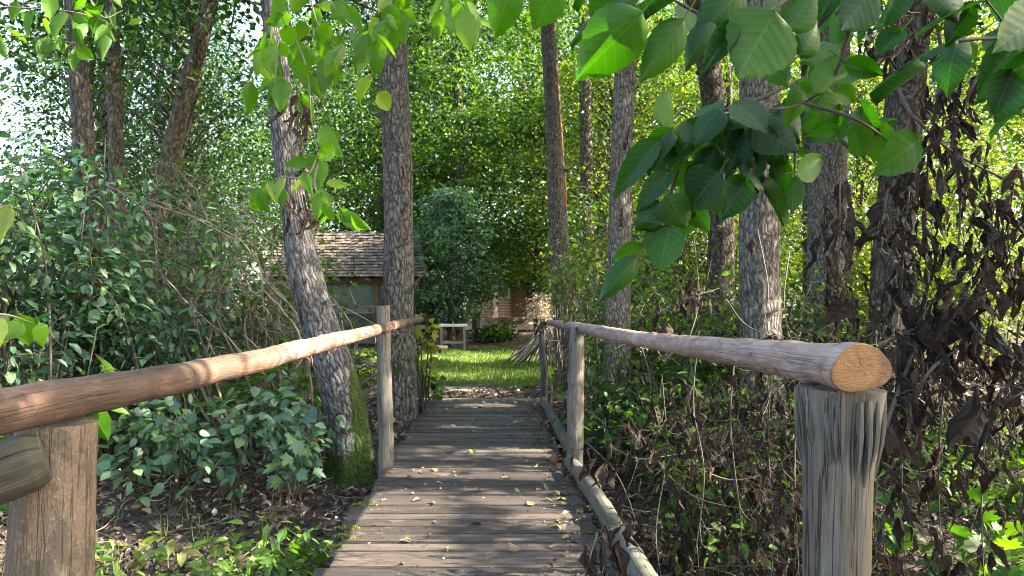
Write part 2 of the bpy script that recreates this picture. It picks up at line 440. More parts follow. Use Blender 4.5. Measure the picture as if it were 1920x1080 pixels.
def wood_mat(name, stops_, grain=(60, 60, 3), spots=0., spotcol=(.03, .02, .015), rough=.7, bmp=.4, tintmul=False, green=0., band=0., bandcol=(.1, .06, .04), spec=.3, crack=0., dark=1., worm=0., bscale=(7, 7, 4.2)):
    "bare or weathered wood with the grain along the piece"
    stops = [(p, tuple(q * dark for q in c)) for p, c in stops_]
    m, nt, bs, out = mat(name)
    tc = attr(nt, "tc").outputs["Vector"]
    g = noise(nt, mapping(nt, tc, grain), 1., 6, .6, .3)
    b = noise(nt, mapping(nt, tc, (6, 6, 1.6)), 1., 4, .6)
    f2 = noise(nt, mapping(nt, tc, tuple(q * 3.5 for q in grain)), 1., 3, .6)
    v = mth(nt, 'ADD', mth(nt, 'ADD', mth(nt, 'MULTIPLY', g, .75), mth(nt, 'MULTIPLY', f2, .45)), mth(nt, 'SUBTRACT', mth(nt, 'MULTIPLY', b, .6), .4))
    if tintmul:
        v = mth(nt, 'ADD', v, mth(nt, 'MULTIPLY', mth(nt, 'SUBTRACT', attr(nt, "tint").outputs["Fac"], .5), .5))
    c = ramp(nt, v, stops)
    if band:
        bm = ramp(nt, noise(nt, mapping(nt, tc, bscale), 1., 4, .6, .6), [(.62 - band * .2, g3(0)), (.66 - band * .2, g3(1))])
        c = mixc(nt, mth(nt, 'MULTIPLY', bm, .85), c, mixc(nt, g, bandcol, tuple(q * .5 for q in bandcol)))
    if green:
        gm = ramp(nt, noise(nt, mapping(nt, tc, (9, 9, 2.5)), 1., 5, .65), [(.45, g3(0)), (.75, g3(1))])
        c = mixc(nt, mth(nt, 'MULTIPLY', gm, green), c, (.09, .105, .045))
    if spots:
        vo = node(nt, "ShaderNodeTexVoronoi"); vo.inputs["Scale"].default_value = 1.
        lk(nt, mapping(nt, tc, (16, 16, 7)), vo.inputs["Vector"])
        k = ramp(nt, vo.outputs["Distance"], [(.08, g3(1)), (.17, g3(0))])
        c = mixc(nt, mth(nt, 'MULTIPLY', k, spots), c, spotcol)
    hh = v
    if worm:
        wm = ramp(nt, noise(nt, mapping(nt, tc, (30, 30, 22)), 1., 2, .5, 1.2), [(.47, g3(0)), (.495, g3(1)), (.52, g3(0))])
        c = mixc(nt, mth(nt, 'MULTIPLY', wm, worm), c, tuple(q * dark * 1.1 for q in (.42, .34, .23)))
        pt = ramp(nt, noise(nt, mapping(nt, tc, (13, 13, 8)), 1., 5, .7), [(.5, g3(0)), (.56, g3(1))])
        c = mixc(nt, mth(nt, 'MULTIPLY', pt, .65), c, tuple(q * dark for q in (.13, .11, .085)))
    if crack:
        ck = ramp(nt, noise(nt, mapping(nt, tc, (38, 38, 1.1)), 1., 3, .5, .4), [(.485, g3(0)), (.5, g3(1)), (.515, g3(0))])
        c = mixc(nt, mth(nt, 'MULTIPLY', ck, crack), c, (.02, .016, .013))
        hh = mth(nt, 'SUBTRACT', v, mth(nt, 'MULTIPLY', ck, .6))
    lk(nt, c, bs.inputs["Base Color"]); bs.inputs["Roughness"].default_value = rough; bs.inputs["Specular IOR Level"].default_value = spec
    bump(nt, hh, bs, bmp, .012)
    return m

M['plank'] = wood_mat("weathered deck board", [(.15, (.045, .034, .031)), (.45, (.105, .08, .07)), (.68, (.19, .148, .124)), (.95, (.36, .28, .215))], (90, 90, 3), .3, (.02, .016, .013), .55, .5, True, 0, .05, (.14, .095, .07), spec=.5, crack=.35, dark=.33)
M['plank_pale'] = wood_mat("newer pale deck board", [(.25, (.14, .115, .085)), (.5, (.25, .21, .16)), (.8, (.36, .31, .24))], (70, 70, 2.2), .2, (.05, .04, .03), .65, .5, True, crack=.8, dark=.4)
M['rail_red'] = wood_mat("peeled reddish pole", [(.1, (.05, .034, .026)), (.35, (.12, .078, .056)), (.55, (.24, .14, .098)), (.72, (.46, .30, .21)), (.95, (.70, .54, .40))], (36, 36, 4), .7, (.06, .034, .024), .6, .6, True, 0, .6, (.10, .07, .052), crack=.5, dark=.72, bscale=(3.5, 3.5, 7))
M['rail_pink'] = wood_mat("peeled pinkish pole", [(.2, (.15, .085, .07)), (.42, (.34, .225, .19)), (.62, (.48, .36, .31)), (.85, (.64, .53, .45))], (26, 26, 5), .8, (.12, .06, .05), .65, .6, False, 0, .15, (.28, .165, .12), crack=.3, dark=.68)
M['post_tan'] = wood_mat("tan debarked post", [(.2, (.10, .075, .045)), (.45, (.25, .19, .12)), (.65, (.40, .32, .21)), (.88, (.58, .49, .35))], (40, 40, 22), .6, (.08, .055, .035), .75, .8, False, .45, .8, (.19, .135, .095), crack=.12, dark=.47, worm=.8)
M['post_grey'] = wood_mat("weathered grey post", [(.18, (.06, .052, .045)), (.42, (.20, .18, .15)), (.65, (.34, .31, .26)), (.88, (.52, .48, .41))], (60, 60, 3), .6, (.05, .04, .03), .8, .8, False, .35, .2, (.14, .11, .085), crack=1., dark=.52)
M['post_split'] = wood_mat("split weathered stump wood", [(.15, (.06, .047, .038)), (.38, (.17, .14, .115)), (.56, (.29, .25, .205)), (.72, (.40, .355, .30)), (.9, (.58, .52, .44))], (34, 34, 2.6), .15, (.05, .04, .03), .8, .9, False, .45, .4, (.15, .105, .075), crack=.9, dark=.45)
M['log_grey'] = wood_mat("grey kerb log", [(.22, (.075, .07, .05)), (.45, (.19, .18, .14)), (.65, (.30, .29, .24)), (.85, (.44, .43, .38))], (40, 40, 2.), .4, (.05, .045, .035), .75, .5, False, .35, .2, (.1, .09, .07), crack=.8, dark=.4)
M['log_dark'] = wood_mat("dark mossy brace", [(.22, (.035, .03, .022)), (.5, (.10, .09, .07)), (.8, (.19, .175, .15))], (50, 50, 2.), .2, (.02, .02, .015), .8, .7, False, .6, crack=.9, dark=.42)
M['post_dark'] = wood_mat("dark grey crooked post", [(.22, (.04, .037, .036)), (.5, (.11, .10, .098)), (.8, (.2, .19, .18))], (50, 50, 2.), .2, (.02, .02, .015), .8, .7, crack=.9, dark=0.7)
M['cane'] = wood_mat("dry pale canes", [(.2, (.07, .055, .04)), (.5, (.19, .15, .11)), (.85, (.38, .32, .25))], (60, 60, 4), rough=.7, tintmul=True)
M['twig'] = wood_mat("dark twigs", [(.2, (.025, .02, .016)), (.5, (.06, .048, .038)), (.8, (.11, .09, .07))], (60, 60, 4), rough=.75, tintmul=True)
M['brown_beam'] = wood_mat("brown stained timber", [(.2, (.035, .02, .013)), (.5, (.085, .05, .032)), (.8, (.14, .09, .06))], (50, 50, 2.), rough=.7)
M['grey_board'] = wood_mat("grey boards", [(.2, (.07, .06, .05)), (.5, (.16, .14, .12)), (.8, (.27, .24, .2))], (50, 50, 2.), rough=.8, tintmul=True, green=.3)
M['shingle'] = wood_mat("old roof shingles", [(.2, (.07, .055, .05)), (.5, (.19, .15, .135)), (.8, (.33, .27, .245))], (40, 40, 3.), rough=.85, tintmul=True, green=.45, dark=.58)

def cut_mat():
    m, nt, bs, out = mat("fresh sawn pole end")
    tc = attr(nt, "tc").outputs["Vector"]
    sep = node(nt, "ShaderNodeVectorMath", operation='LENGTH'); lk(nt, mapping(nt, tc, (1, 1, 0), (.012, -.008, 0)), sep.inputs[0])
    wob = noise(nt, tc, 40, 4)
    r = mth(nt, 'SINE', mth(nt, 'ADD', mth(nt, 'MULTIPLY', sep.outputs["Value"], 900.), mth(nt, 'MULTIPLY', wob, 9.)))
    saw = noise(nt, mapping(nt, tc, (60, 420, 1)), 1., 4, .7)
    v = mth(nt, 'ADD', mth(nt, 'MULTIPLY', r, .025), mth(nt, 'ADD', mth(nt, 'MULTIPLY', saw, .7), mth(nt, 'MULTIPLY', noise(nt, tc, 25, 4), .35)))
    c = ramp(nt, v, [(.2, (.16, .07, .022)), (.5, (.34, .165, .055)), (.75, (.48, .26, .10)), (.95, (.62, .42, .22))])
    c = mixc(nt, ramp(nt, mth(nt, 'ADD', sep.outputs["Value"], mth(nt, 'MULTIPLY', noise(nt, tc, 60, 4), .012)), [(.05, g3(0)), (.062, g3(.7))]), c, (.16, .085, .04))
    ck = ramp(nt, noise(nt, mapping(nt, tc, (14, 90, 1)), 1., 3, .6, .6), [(.485, g3(0)), (.5, g3(.7)), (.515, g3(0))])
    c = mixc(nt, ck, c, (.13, .06, .02)); c = mixc(nt, ramp(nt, noise(nt, tc, 22, 5, .7), [(.45, g3(0)), (.8, g3(.7))]), c, (.26, .15, .07))
    lk(nt, c, bs.inputs["Base Color"]); bs.inputs["Roughness"].default_value = .75
    bump(nt, v, bs, .8, .01)
    return m
M['cut'] = cut_mat()

def simple_mat(name, col, rough=.7, var=.3, scale=8., spec=.3):
    m, nt, bs, out = mat(name)
    g = node(nt, "ShaderNodeNewGeometry")
    n = noise(nt, g.outputs["Position"], scale, 5)
    c = ramp(nt, n, [(.25, tuple(q * (1 - var) for q in col)), (.75, tuple(min(1, q * (1 + var)) for q in col))])
    lk(nt, c, bs.inputs["Base Color"]); bs.inputs["Roughness"].default_value = rough; bs.inputs["Specular IOR Level"].default_value = spec
    return m
M['white'] = simple_mat("white painted top", (.5, .51, .5), .55, .15)
M['plaster'] = simple_mat("pale plaster", (.55, .5, .45), .8, .15, 2.)
M['moss'] = simple_mat("yellow green moss", (.11, .13, .018), .9, .5, 60.)
M['stone'] = simple_mat("grey stone", (.3, .28, .25), .85, .3, 5.)
M['rooftile'] = simple_mat("red brown tiles", (.11, .06, .045), .8, .3, 6.)

def brick_mat():
    m, nt, bs, out = mat("orange brick")
    tc = attr(nt, "tc").outputs["Vector"]
    b = node(nt, "ShaderNodeTexBrick"); b.inputs["Scale"].default_value = 4.; b.inputs["Color1"].default_value = (.26, .12, .075, 1); b.inputs["Color2"].default_value = (.2, .09, .055, 1)
    b.inputs["Mortar"].default_value = (.55, .48, .4, 1); b.inputs["Mortar Size"].default_value = .03
    lk(nt, tc, b.inputs["Vector"]); lk(nt, b.outputs[0], bs.inputs["Base Color"]); bs.inputs["Roughness"].default_value = .85
    return m
M['brick'] = brick_mat()

def sheet_mat():
    m, nt, bs, out = mat("milky plastic sheet")
    g = node(nt, "ShaderNodeNewGeometry")
    n = noise(nt, g.outputs["Position"], 1.6, 5, .6, 1.)
    c = ramp(nt, n, [(.3, (.09, .13, .135)), (.7, (.22, .28, .285))])
    lk(nt, c, bs.inputs["Base Color"]); bs.inputs["Roughness"].default_value = .18; bs.inputs["Specular IOR Level"].default_value = .7
    tr = node(nt, "ShaderNodeBsdfTranslucent"); lk(nt, c, tr.inputs[0])
    tp = node(nt, "ShaderNodeBsdfTransparent"); tp.inputs[0].default_value = (.85, .9, .9, 1)
    m1 = node(nt, "ShaderNodeMixShader"); m1.inputs[0].default_value = .35; lk(nt, bs.outputs[0], m1.inputs[1]); lk(nt, tr.outputs[0], m1.inputs[2])
    m2 = node(nt, "ShaderNodeMixShader"); m2.inputs[0].default_value = .22; lk(nt, m1.outputs[0], m2.inputs[1]); lk(nt, tp.outputs[0], m2.inputs[2])
    lk(nt, m2.outputs[0], out.inputs[0]); bump(nt, n, bs, .4, .2)
    return m
M['sheet'] = sheet_mat()

def ground_mat():
    m, nt, bs, out = mat("woodland ground")
    g = node(nt, "ShaderNodeNewGeometry"); pos = g.outputs["Position"]
    a = noise(nt, pos, 14., 6, .7); b = noise(nt, pos, 1.3, 4)
    soil = ramp(nt, mth(nt, 'ADD', mth(nt, 'MULTIPLY', a, .7), mth(nt, 'MULTIPLY', b, .3)), [(.3, (.02, .016, .013)), (.5, (.055, .043, .034)), (.7, (.11, .088, .07))])
    gr = ramp(nt, a, [(.3, (.03, .06, .012)), (.7, (.08, .13, .028))])
    dirt = ramp(nt, a, [(.3, (.12, .095, .07)), (.7, (.27, .22, .165))])
    t = attr(nt, "tint").outputs["Fac"]          # 0 soil, 1 lawn
    tt = mth(nt, 'ADD', t, mth(nt, 'MULTIPLY', mth(nt, 'SUBTRACT', noise(nt, pos, 2.6, 5), .5), .5))
    c = mixc(nt, ramp(nt, tt, [(.4, g3(0)), (.6, g3(1))]), soil, gr)
    sp = node(nt, "ShaderNodeVectorMath", operation='LENGTH'); lk(nt, mapping(nt, pos, (.75, 1.4, 0), (.45, -16.9, 0)), sp.inputs[0])
    dm = ramp(nt, mth(nt, 'ADD', sp.outputs["Value"], mth(nt, 'MULTIPLY', b, .6)), [(.75, g3(1)), (1.0, g3(0))])
    c = mixc(nt, dm, c, dirt)
    lk(nt, c, bs.inputs["Base Color"]); bs.inputs["Roughness"].default_value = .95; bs.inputs["Specular IOR Level"].default_value = .15
    bump(nt, a, bs, .8, .04)
    return m
M['ground'] = ground_mat()

# ------------------------------------------------------------------ ground
def gz(x, y):
    x = np.asarray(x, float); y = np.asarray(y, float)
    z = -.62 * smooth(1.7, 3.4, y) * (1 - smooth(4.9, 8.4, y)) * (.75 + .25 * np.sin(x * .4 + 1))
    z = z + .04 * np.sin(x * 2.1 + y * 1.3) * np.sin(y * 1.7 - x * .6) + .02 * np.sin(x * 5.3 + 1) * np.sin(y * 4.7)
    flat = smooth(9.3, 11, y) * (1 - smooth(24, 30, y))
    z = z * (1 - flat * .85) - .045
    far = np.hypot(x, y)
    return z + .25 * np.sin(x * .05) * np.sin(y * .06 + 1) * smooth(30, 60, far)

def lawn(x, y):
    return smooth(11.9, 12.9, y + .3 * np.sin(x * 1.7)) * (1 - smooth(20.3, 21.2, y)) * smooth(-9.5, -6, x) * (1 - smooth(1.6, 2.4, x + .2 * np.sin(y * 2)))

def rng(s):
    return np.random.default_rng(s)

u = np.linspace(-1, 1, 221)
gx = 6 * u + 294 * np.sign(u) * np.abs(u) ** 5
gy = 9 + 9 * u + 291 * np.sign(u) * np.abs(u) ** 5
X, Y = np.meshgrid(gx, gy)
mb = MB(); k = len(u)
i = np.arange(k - 1)[:, None] * k; j = np.arange(k - 1)[None]
mb.add(np.stack([X, Y, gz(X, Y)], -1).reshape(-1, 3), [np.stack([i + j, i + j + 1, i + k + j + 1, i + k + j], -1).reshape(-1, 4)], lawn(X, Y).ravel(), smooth=True)
mb.build("ground", M['ground'], kind="structure")

# grass on the lawn
R = rng(1)
N = 60000
x = R.uniform(-8, 2.3, N); y = R.uniform(12.2, 21.2, N)
keep = lawn(x, y) + R.normal(0, .18, N) > .5
x, y = x[keep], y[keep]; N = len(x)
mb = MB()
BLADE = (np.array([(-.05, 0, 0), (.05, 0, 0), (.035, .6, .06), (-.02, 1, .25)]), [np.array([(0, 1, 2, 3)])])
put(mb, BLADE, np.stack([x, y, gz(x, y) - .01], -1), np.stack([R.normal(0, .35, N), R.normal(0, .35, N), np.ones(N)], -1), R.normal(0, 1, (N, 3)), R.uniform(.04, .13, N) * (.6 + .5 * np.sin(x * 2.3 + y) ** 2), np.clip(.45 + .3 * np.sin(x * 1.9 + 2 * np.sin(y * .9)) * np.sin(y * 1.3 + x * .4) + R.normal(0, .22, N), 0, 1), 1.3)
mb.build("lawn_grass", M['grass'], kind="stuff")

# leaf litter over the banks and at the far end of the bridge
def scatter_litter(name, n, x0, x1, y0, y1, s0, s1, seed, dens=None):
    R = rng(seed)
    x = R.uniform(x0, x1, n); y = R.uniform(y0, y1, n)
    ok = ~((np.abs(x + .13) < .76) & (y < 10.75)) & (lawn(x, y) < .55)
    if dens is not None:
        ok &= (R.uniform(0, 1, n) < dens(x, y)) & (np.hypot((x + .6) * .75, (y - 12.1) * 1.4) > R.uniform(.3, .9, n))
    x, y = x[ok], y[ok]; n = len(x)
    mb = MB()
    pos = np.stack([x, y, gz(x, y) + R.uniform(0, .03, n)], -1)
    a = R.uniform(0, 6.283, n)
    dr = np.stack([np.cos(a), np.sin(a), R.normal(0, .35, n)], -1); nr = np.stack([R.normal(0, .6, n), R.normal(0, .6, n), np.ones(n)], -1)
    ti = R.beta(1.3, 1.7, n); sz = R.uniform(s0, s1, n)
    for q in range(6):
        s = slice(q, None, 6)
        tm = [tmpl_oval(.3, .2, .3), tmpl_oval(.22, -.15, -.3), tmpl_kite(.3, .25), tmpl_oval(.3, .05, -.35), tmpl_dead(3, 4, .25), tmpl_dead(5, 4, .3)][q]
        put(mb, tm, pos[s], dr[s], nr[s], sz[s], ti[s])
    mb.build(name, M['litter'], kind="stuff")
scatter_litter("leaf_litter", 42000, -6.5, 6.5, 3.6, 10.8, .04, .085, 2)
scatter_litter("leaf_litter", 9000, -5, 6, 10.6, 14, .05, .1, 3, lambda x, y: .75 - .5 * smooth(12.4, 13.5, y))
scatter_litter("leaf_litter", 12000, 1.5, 14, 10, 24, .06, .13, 4)
# broken twigs lying in the litter
R = rng(5); mb = MB()
for q in range(420):
    x = R.uniform(-5, 5); y = R.uniform(4.6, 10.5)
    if abs(x + .13) < .95:
        continue
    a = R.uniform(0, 6.28); l = R.uniform(.15, .7); d = np.array([math.cos(a), math.sin(a)]) * l / 2
    bend = R.normal(0, .05, 2)
    p = [(x - d[0], y - d[1]), (x + bend[0], y + bend[1]), (x + d[0], y + d[1])]
    tube(mb, [(a_, b_, float(gz(a_, b_)) + .02 + R.uniform(0, .04)) for a_, b_ in p], [.006, .004, .002], 4, n=4, cap=False, tint=R.uniform(0, 1))
mb.build("fallen_twigs", M['cane'], kind="stuff")

# ------------------------------------------------------------------ footbridge
bridge = thing("footbridge", "narrow wooden plank footbridge with rough pole handrails leading to the lawn", "bridge", (-.13, 6.5, 0))
R = rng(10)
deck = MB(); y = 1.9; kk = 0
while y < 10.45:
    wd = R.choice([.125, .14, .15, .16, .19]); kk += 1
    pale = 6.75 < y < 7.1 or y > 10.25
    l0, l1 = -.85 + R.normal(0, .018), .60 + R.normal(0, .015)
    if 6.75 < y < 7.1:
        l0 -= .01; l1 -= .04
    if y > 10.2:
        l0 -= .12; l1 += .1; wd = .2
    z = -.02 + R.normal(0, .0025) + (.012 if 6.75 < y < 7.1 else 0)
    box(deck, ((l0 + l1) / 2, y + wd / 2, z), (l1 - l0, wd - R.uniform(.02, .03), .04), (R.normal(0, .012), R.normal(0, .003), R.normal(0, .004)), R.uniform(.1, .95), 0, 1 if pale else 0, kk, .0025)
    y += wd
deck_o = deck.build("deck", [M['plank'], M['plank_pale']], bridge)
mo = MB()
for (px, py, s) in ((655, 990, .06), (627, 1025, .05), (680, 945, .06), (1105, 998, .07), (640, 1005, .03), (655, 1008, .03)):
    d = 1.35 * F / (py - VY); c = P(px, py, d); n = 150
    pos = c + np.stack([R.normal(0, s * .6, n), R.normal(0, s * .35, n), np.zeros(n)], -1)
    put(mo, KITE, pos, R.normal(0, 1, (n, 3)) * (1, 1, .3) + (0, 0, .6), R.normal(0, 1, (n, 3)), R.uniform(.008, .02, n), R.uniform(0, 1, n))
mo.build("moss_patch", M['moss'], deck_o)
st = MB()
for x in (-.62, .38):
    tube(st, [(x, 1.7, -.16), (x, 6, -.15), (x, 10.6, -.15)], [.1, .09, .1], 10, n=10, rough=.1, seed=x)
st.build("stringer", M['post_dark'], bridge)

def knots(seed, n, length, amp=.12):
    g = random.Random(seed)
    K = [(g.uniform(0, 6.28), g.uniform(0, length), g.uniform(.02, .045), g.uniform(.5, 1) * amp) for _ in range(n)]
    def fn(TH, SS, rr):
        o = rr.copy()
        for th, s, wd, a in K:
            dth = (TH - th + math.pi) % (2 * math.pi) - math.pi
            o = o * (1 + a * np.exp(-((dth * .05) ** 2 + (SS - s) ** 2) / (wd * wd)))
        return o
    return fn

def shreds(parent, m, pts, n, seed, r, l0=.02, l1=.06):
    "strips of bark left hanging from the peeled poles"
    R = rng(seed); C = catmull(pts, 60)
    for q in range(n):
        c = C[R.integers(2, 58)]; a = R.uniform(-2.6, .4); mb = MB()
        p0 = c + np.array([math.cos(a) * r, 0, math.sin(a) * r]); l = R.uniform(l0, l1); dx = R.normal(0, .02, 2)
        tube(mb, [p0, p0 + (dx[0], dx[1], -l * .5), p0 + (dx[0] * 2 + R.normal(0, .012), dx[1] * 2, -l)], [.0035, .003, .001], 4, n=5, cap=False, tint=.5)
        mb.build("bark_shred", m, parent)

# the peeled pole on the sunny side
hl = MB()
lp = [(-.90, .2, 1.165), (-.875, 1.4, 1.145), (-.85, 2.7, 1.12), (-.845, 4.5, 1.112), (-.83, 6.46, 1.104), (-.815, 8.0, 1.098), (-.80, 8.95, 1.092)]
tube(hl, lp, [.042, .042, .041, .041, .039, .038, .031], 28, n=150, rough=.08, tint=[.2, .2, .18, .3, .7, .75, .6, .7, .35, .3, .25], seed=.3, fn=knots(3, 34, 8.7), oval=1.04)  # tint puts sunlight into the colour: pale along the sunlit stretch, dark in shade
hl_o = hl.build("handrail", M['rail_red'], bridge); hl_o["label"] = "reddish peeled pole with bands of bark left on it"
shreds(hl_o, M['rail_red'], lp[2:6], 34, 11, .038)
# the thicker pole with the fresh sawn end
hr = MB()
rp = [(.789, 1.72, 1.196), (.786, 2.6, 1.168), (.765, 4.2, 1.125), (.728, 6.46, 1.09), (.728, 8.5, 1.048), (.722, 10.35, 1.012)]
def sawn(TH, SS, rr):
    o = knots(7, 40, 8.7, .14)(TH, SS, rr)
    return o * (1 + .12 * np.exp(-SS / .06) * (np.cos(TH + 2.6) * .6 + .2) + .09 * np.exp(-SS / .1) * np.cos(3 * TH + .6))
tube(hr, rp, [.051, .045, .041, .041, .042, .036], 32, n=170, rough=.13, seed=.7, fn=sawn, cap=False, oval=1.2)
hr_o = hr.build("handrail", M['rail_pink'], bridge); hr_o["label"] = "thick pinkish peeled pole with a fresh orange sawn end"
n = 32; ring = hr.v[0][:n]; c = ring.mean(0); ce = MB(); vv = [ring]; R = rng(12)
for f_ in (.96, .7, .45, .2):
    vv.append(c + (ring - c) * f_ + np.array([0, -.006 if f_ < .98 else 0, 0]) + np.stack([np.zeros(n), R.normal(0, .0006, n), np.zeros(n)], -1))
vv.append((c + np.array([0, -.007, 0]))[None]); V = np.vstack(vv); a = np.arange(n); b2 = (a + 1) % n
ce.add(V, [np.vstack([np.stack([r_ * n + b2, r_ * n + a, (r_ + 1) * n + a, (r_ + 1) * n + b2], -1) for r_ in range(4)]), np.stack([4 * n + b2, 4 * n + a, np.full(n, 5 * n)], -1)], .5, np.stack([V[:, 0] - c[0], V[:, 2] - c[2], np.zeros(len(V))], -1), smooth=False)
ce.build("sawn_end", M['cut'], hr_o)
shreds(hr_o, M['rail_pink'], rp[1:5], 46, 13, .043, .015, .04)

def flutes(seed, amp, n=9, flare=0., top=1.2, lean=0.):
    g = random.Random(seed); A = [(g.randint(3, n), g.uniform(0, 6.28), g.uniform(.3, 1), g.uniform(-1, 1)) for _ in range(9)]
    def fn(TH, SS, rr):
        b = sum(a * np.sin(m * TH + p + q * SS * 1.4) / (m ** .5) for m, p, a, q in A)
        return rr * (1 + amp * b * .3)
    return fn
# stout posts close by
def post(pts, rad, m, seed, amp=.05, sides=26, n=40, label=None, capmat=None, nk=8, rough=.06):
    mb = MB(); f1, f2 = flutes(seed, amp), knots(seed + 50, nk, 1.4, .08)
    tube(mb, pts, rad, sides, n=n, rough=rough, seed=seed * .1, fn=lambda a, b, c: f2(a, b, f1(a, b, c)), capmat=capmat)
    o = mb.build("post", [M[m], M['post_split']], bridge)
    if label:
        o["label"] = label
    return o
post([P(92, 1250, 1.66), P(96, 1080, 1.66), P(104, 900, 1.66), P(108, 789, 1.66)], [.088, .084, .08, .078], 'post_tan', 1, .03, label="stout tan post with worm tracks under its peeled bark")
nr_post = post([P(1566, 1300, 1.86), P(1567, 1080, 1.86), P(1570, 950, 1.86), P(1573, 820, 1.86), P(1576, 728, 1.86)], [.075, .073, .077, .083, .097], 'post_split', 2, .10, 40, 70, "fluted grey post splitting at its flared top")
sp = MB(); R = rng(14)
for q in range(26):                # splinters round the flared top
    a = R.uniform(0, 6.28); c = P(1576, 733, 1.86); r = .093
    p0 = c + np.array([math.cos(a) * r, math.sin(a) * r, -.02 + R.uniform(-.01, .02)]); l = R.uniform(.05, .2)
    tube(sp, [p0 + (0, 0, .01), p0 * (1, 1, 1) + (-math.cos(a) * .002, -math.sin(a) * .002, -l * .5), p0 + (-math.cos(a) * .02, -math.sin(a) * .02, -l)], [.008, .009, .003], 5, n=6, tint=R.uniform(0, 1))
sp.build("splinters", M['post_grey'], nr_post)
post([P(724, 905, 6.4), P(722, 760, 6.4), P(718, 573, 6.4)], [.064, .06, .053], 'post_grey', 3, .05, label="round grey post standing taller than its rail")
post([P(1077, 905, 6.42), P(1079, 760, 6.42), P(1082, 613, 6.42)], [.068, .066, .058], 'post_grey', 4, .07, label="pale square-hewn post cracked along its grain")
post([P(1021, 770, 10.2), P(1020, 700, 10.2), P(1016, 650, 10.2), P(1018, 598, 10.2)], [.047, .045, .04, .042], 'post_dark', 5, .05, label="thin dark crooked post")
post([P(1031, 770, 10.25), P(1032, 735, 10.25), P(1031, 722, 10.25)], [.035, .034, .032], 'post_tan', 6, .05, label="short reddish stump beside the dark post", nk=1)
mb = MB(); tube(mb, [P(84, 855, 1.53), P(10, 882, 1.5), P(-150, 945, 1.43), P(-330, 1010, 1.36)], [.044, .054, .055, .055, .055, .055, .056, .056, .057], 26, n=40, rough=.05, seed=.9, fn=flutes(9, .025, 6), capmat=1)
mb.build("brace", [M['log_dark'], M['post_dark']], bridge)
for pts, rad, sd in (([P(1069, 866, 6.3), (.645, 5.6, .065), (.672, 4.6, .06), (.70, 3.6, .06), (.73, 2.2, .06)], [.052, .055, .056, .06, .062], 1.1),
                     ([(.625, 9.95, .06), (.632, 8.6, .065), (.66, 7.0, .05), (.672, 6.62, .045)], [.048, .052, .055, .056], 1.2)):
    mb = MB(); tube(mb, pts, rad, 20, n=60, rough=.12, seed=sd, fn=knots(int(sd * 10), 14, 3.5, .12)); mb.build("kerb_log", M['log_grey'], bridge)

R = rng(19); N = 2600; x = np.where(R.uniform(0, 1, N) < .5, .58 - np.abs(R.normal(0, .14, N)), R.uniform(-.83, .57, N)); y = R.uniform(3, 10.3, N)
mb = MB(); put(mb, KITE, np.stack([x, y, np.full(N, .006)], -1), R.normal(0, 1, (N, 3)) * (1, 1, .15), R.normal(0, .4, (N, 3)) + (0, 0, 1), R.uniform(.008, .026, N), R.beta(1, 2, N)); mb.build("leaf_crumbs", M['litter'], kind="stuff")
# fallen leaves on the deck, each one a thing
R = rng(20)
protos = []
for tm in (tmpl_oval(.3, .16, .25), tmpl_oval(.24, -.1, -.3), tmpl_dead(2, 5, .3), tmpl_oval(.33, .05, -.25), tmpl_kite(.3, .2)):
    for ti in (.15, .5, .68, .88):
        protos.append((tm, ti))
meshes = {}
def fallen(x, y, z, s, label, group, tm, ti, up=.15, cat="fallen leaf"):
    mb = MB(); put(mb, tm, [(0, 0, .004)], (1, 0, 0), (0, .1, 1), 1., ti)
    key = (id(tm), ti)
    if key not in meshes:
        o = mb.build("fallen_leaf", M['leaf_tan']); meshes[key] = o.data
    else:
        o = bpy.data.objects.new("fallen_leaf", meshes[key]); COL.objects.link(o)
    o.location = (x, y, z); o.scale = (s, s, s); o.rotation_euler = (R.normal(0, up), R.normal(0, up), R.uniform(0, 6.28))
    return tag(o, label, cat, group)
for q in range(190):
    y = 10.3 - 6.9 * R.uniform(0, 1) ** 1.25
    x = R.uniform(-.82, .56) if R.uniform() < .55 else .57 - abs(R.normal(0, .2))
    tm, ti = protos[R.integers(len(protos))]
    if x > .35 and 5.6 < y:
        ti = .15 if R.uniform() < .6 else .5
    fallen(x, y, .008, R.uniform(.045, .085), "small dry leaf dropped on the plank deck of the bridge", "fallen leaves scattered on the bridge deck", tm, ti)
fallen(*(P(1048, 988, 4.70) * (1, 1, 0) + (0, 0, .01)), .1, "large curled tan leaf near the mossy plank end by the kerb log", None, protos[0][0], .62)
fallen(*(P(885, 686 + 152, 6.9) * (1, 1, 0) + (0, 0, .03)), .1, "green fallen leaf on the pale raised boards across the deck", None, protos[0][0], 1.)
for q in range(70):       # the drift of leaves caught against the kerb pole
    y = R.uniform(5.7, 9.5); fallen(.585 - abs(R.normal(0, .05)), y, .01 + R.uniform(0, .03), R.uniform(.05, .09), "brown leaf in the drift caught along the kerb log of the bridge", "leaves drifted against the kerb log", protos[R.integers(len(protos))][0], [.15, .5][q % 2], .5)

# ------------------------------------------------------------------ trees
def clumps(R, K, c, rx, ry, rz, shell=2.2):
    d = nz(R.normal(0, 1, (K, 3))); r = R.uniform(0.02, 1, K) ** (1 / shell)
    return np.asarray(c) + d * r[:, None] * np.array([rx, ry, rz])

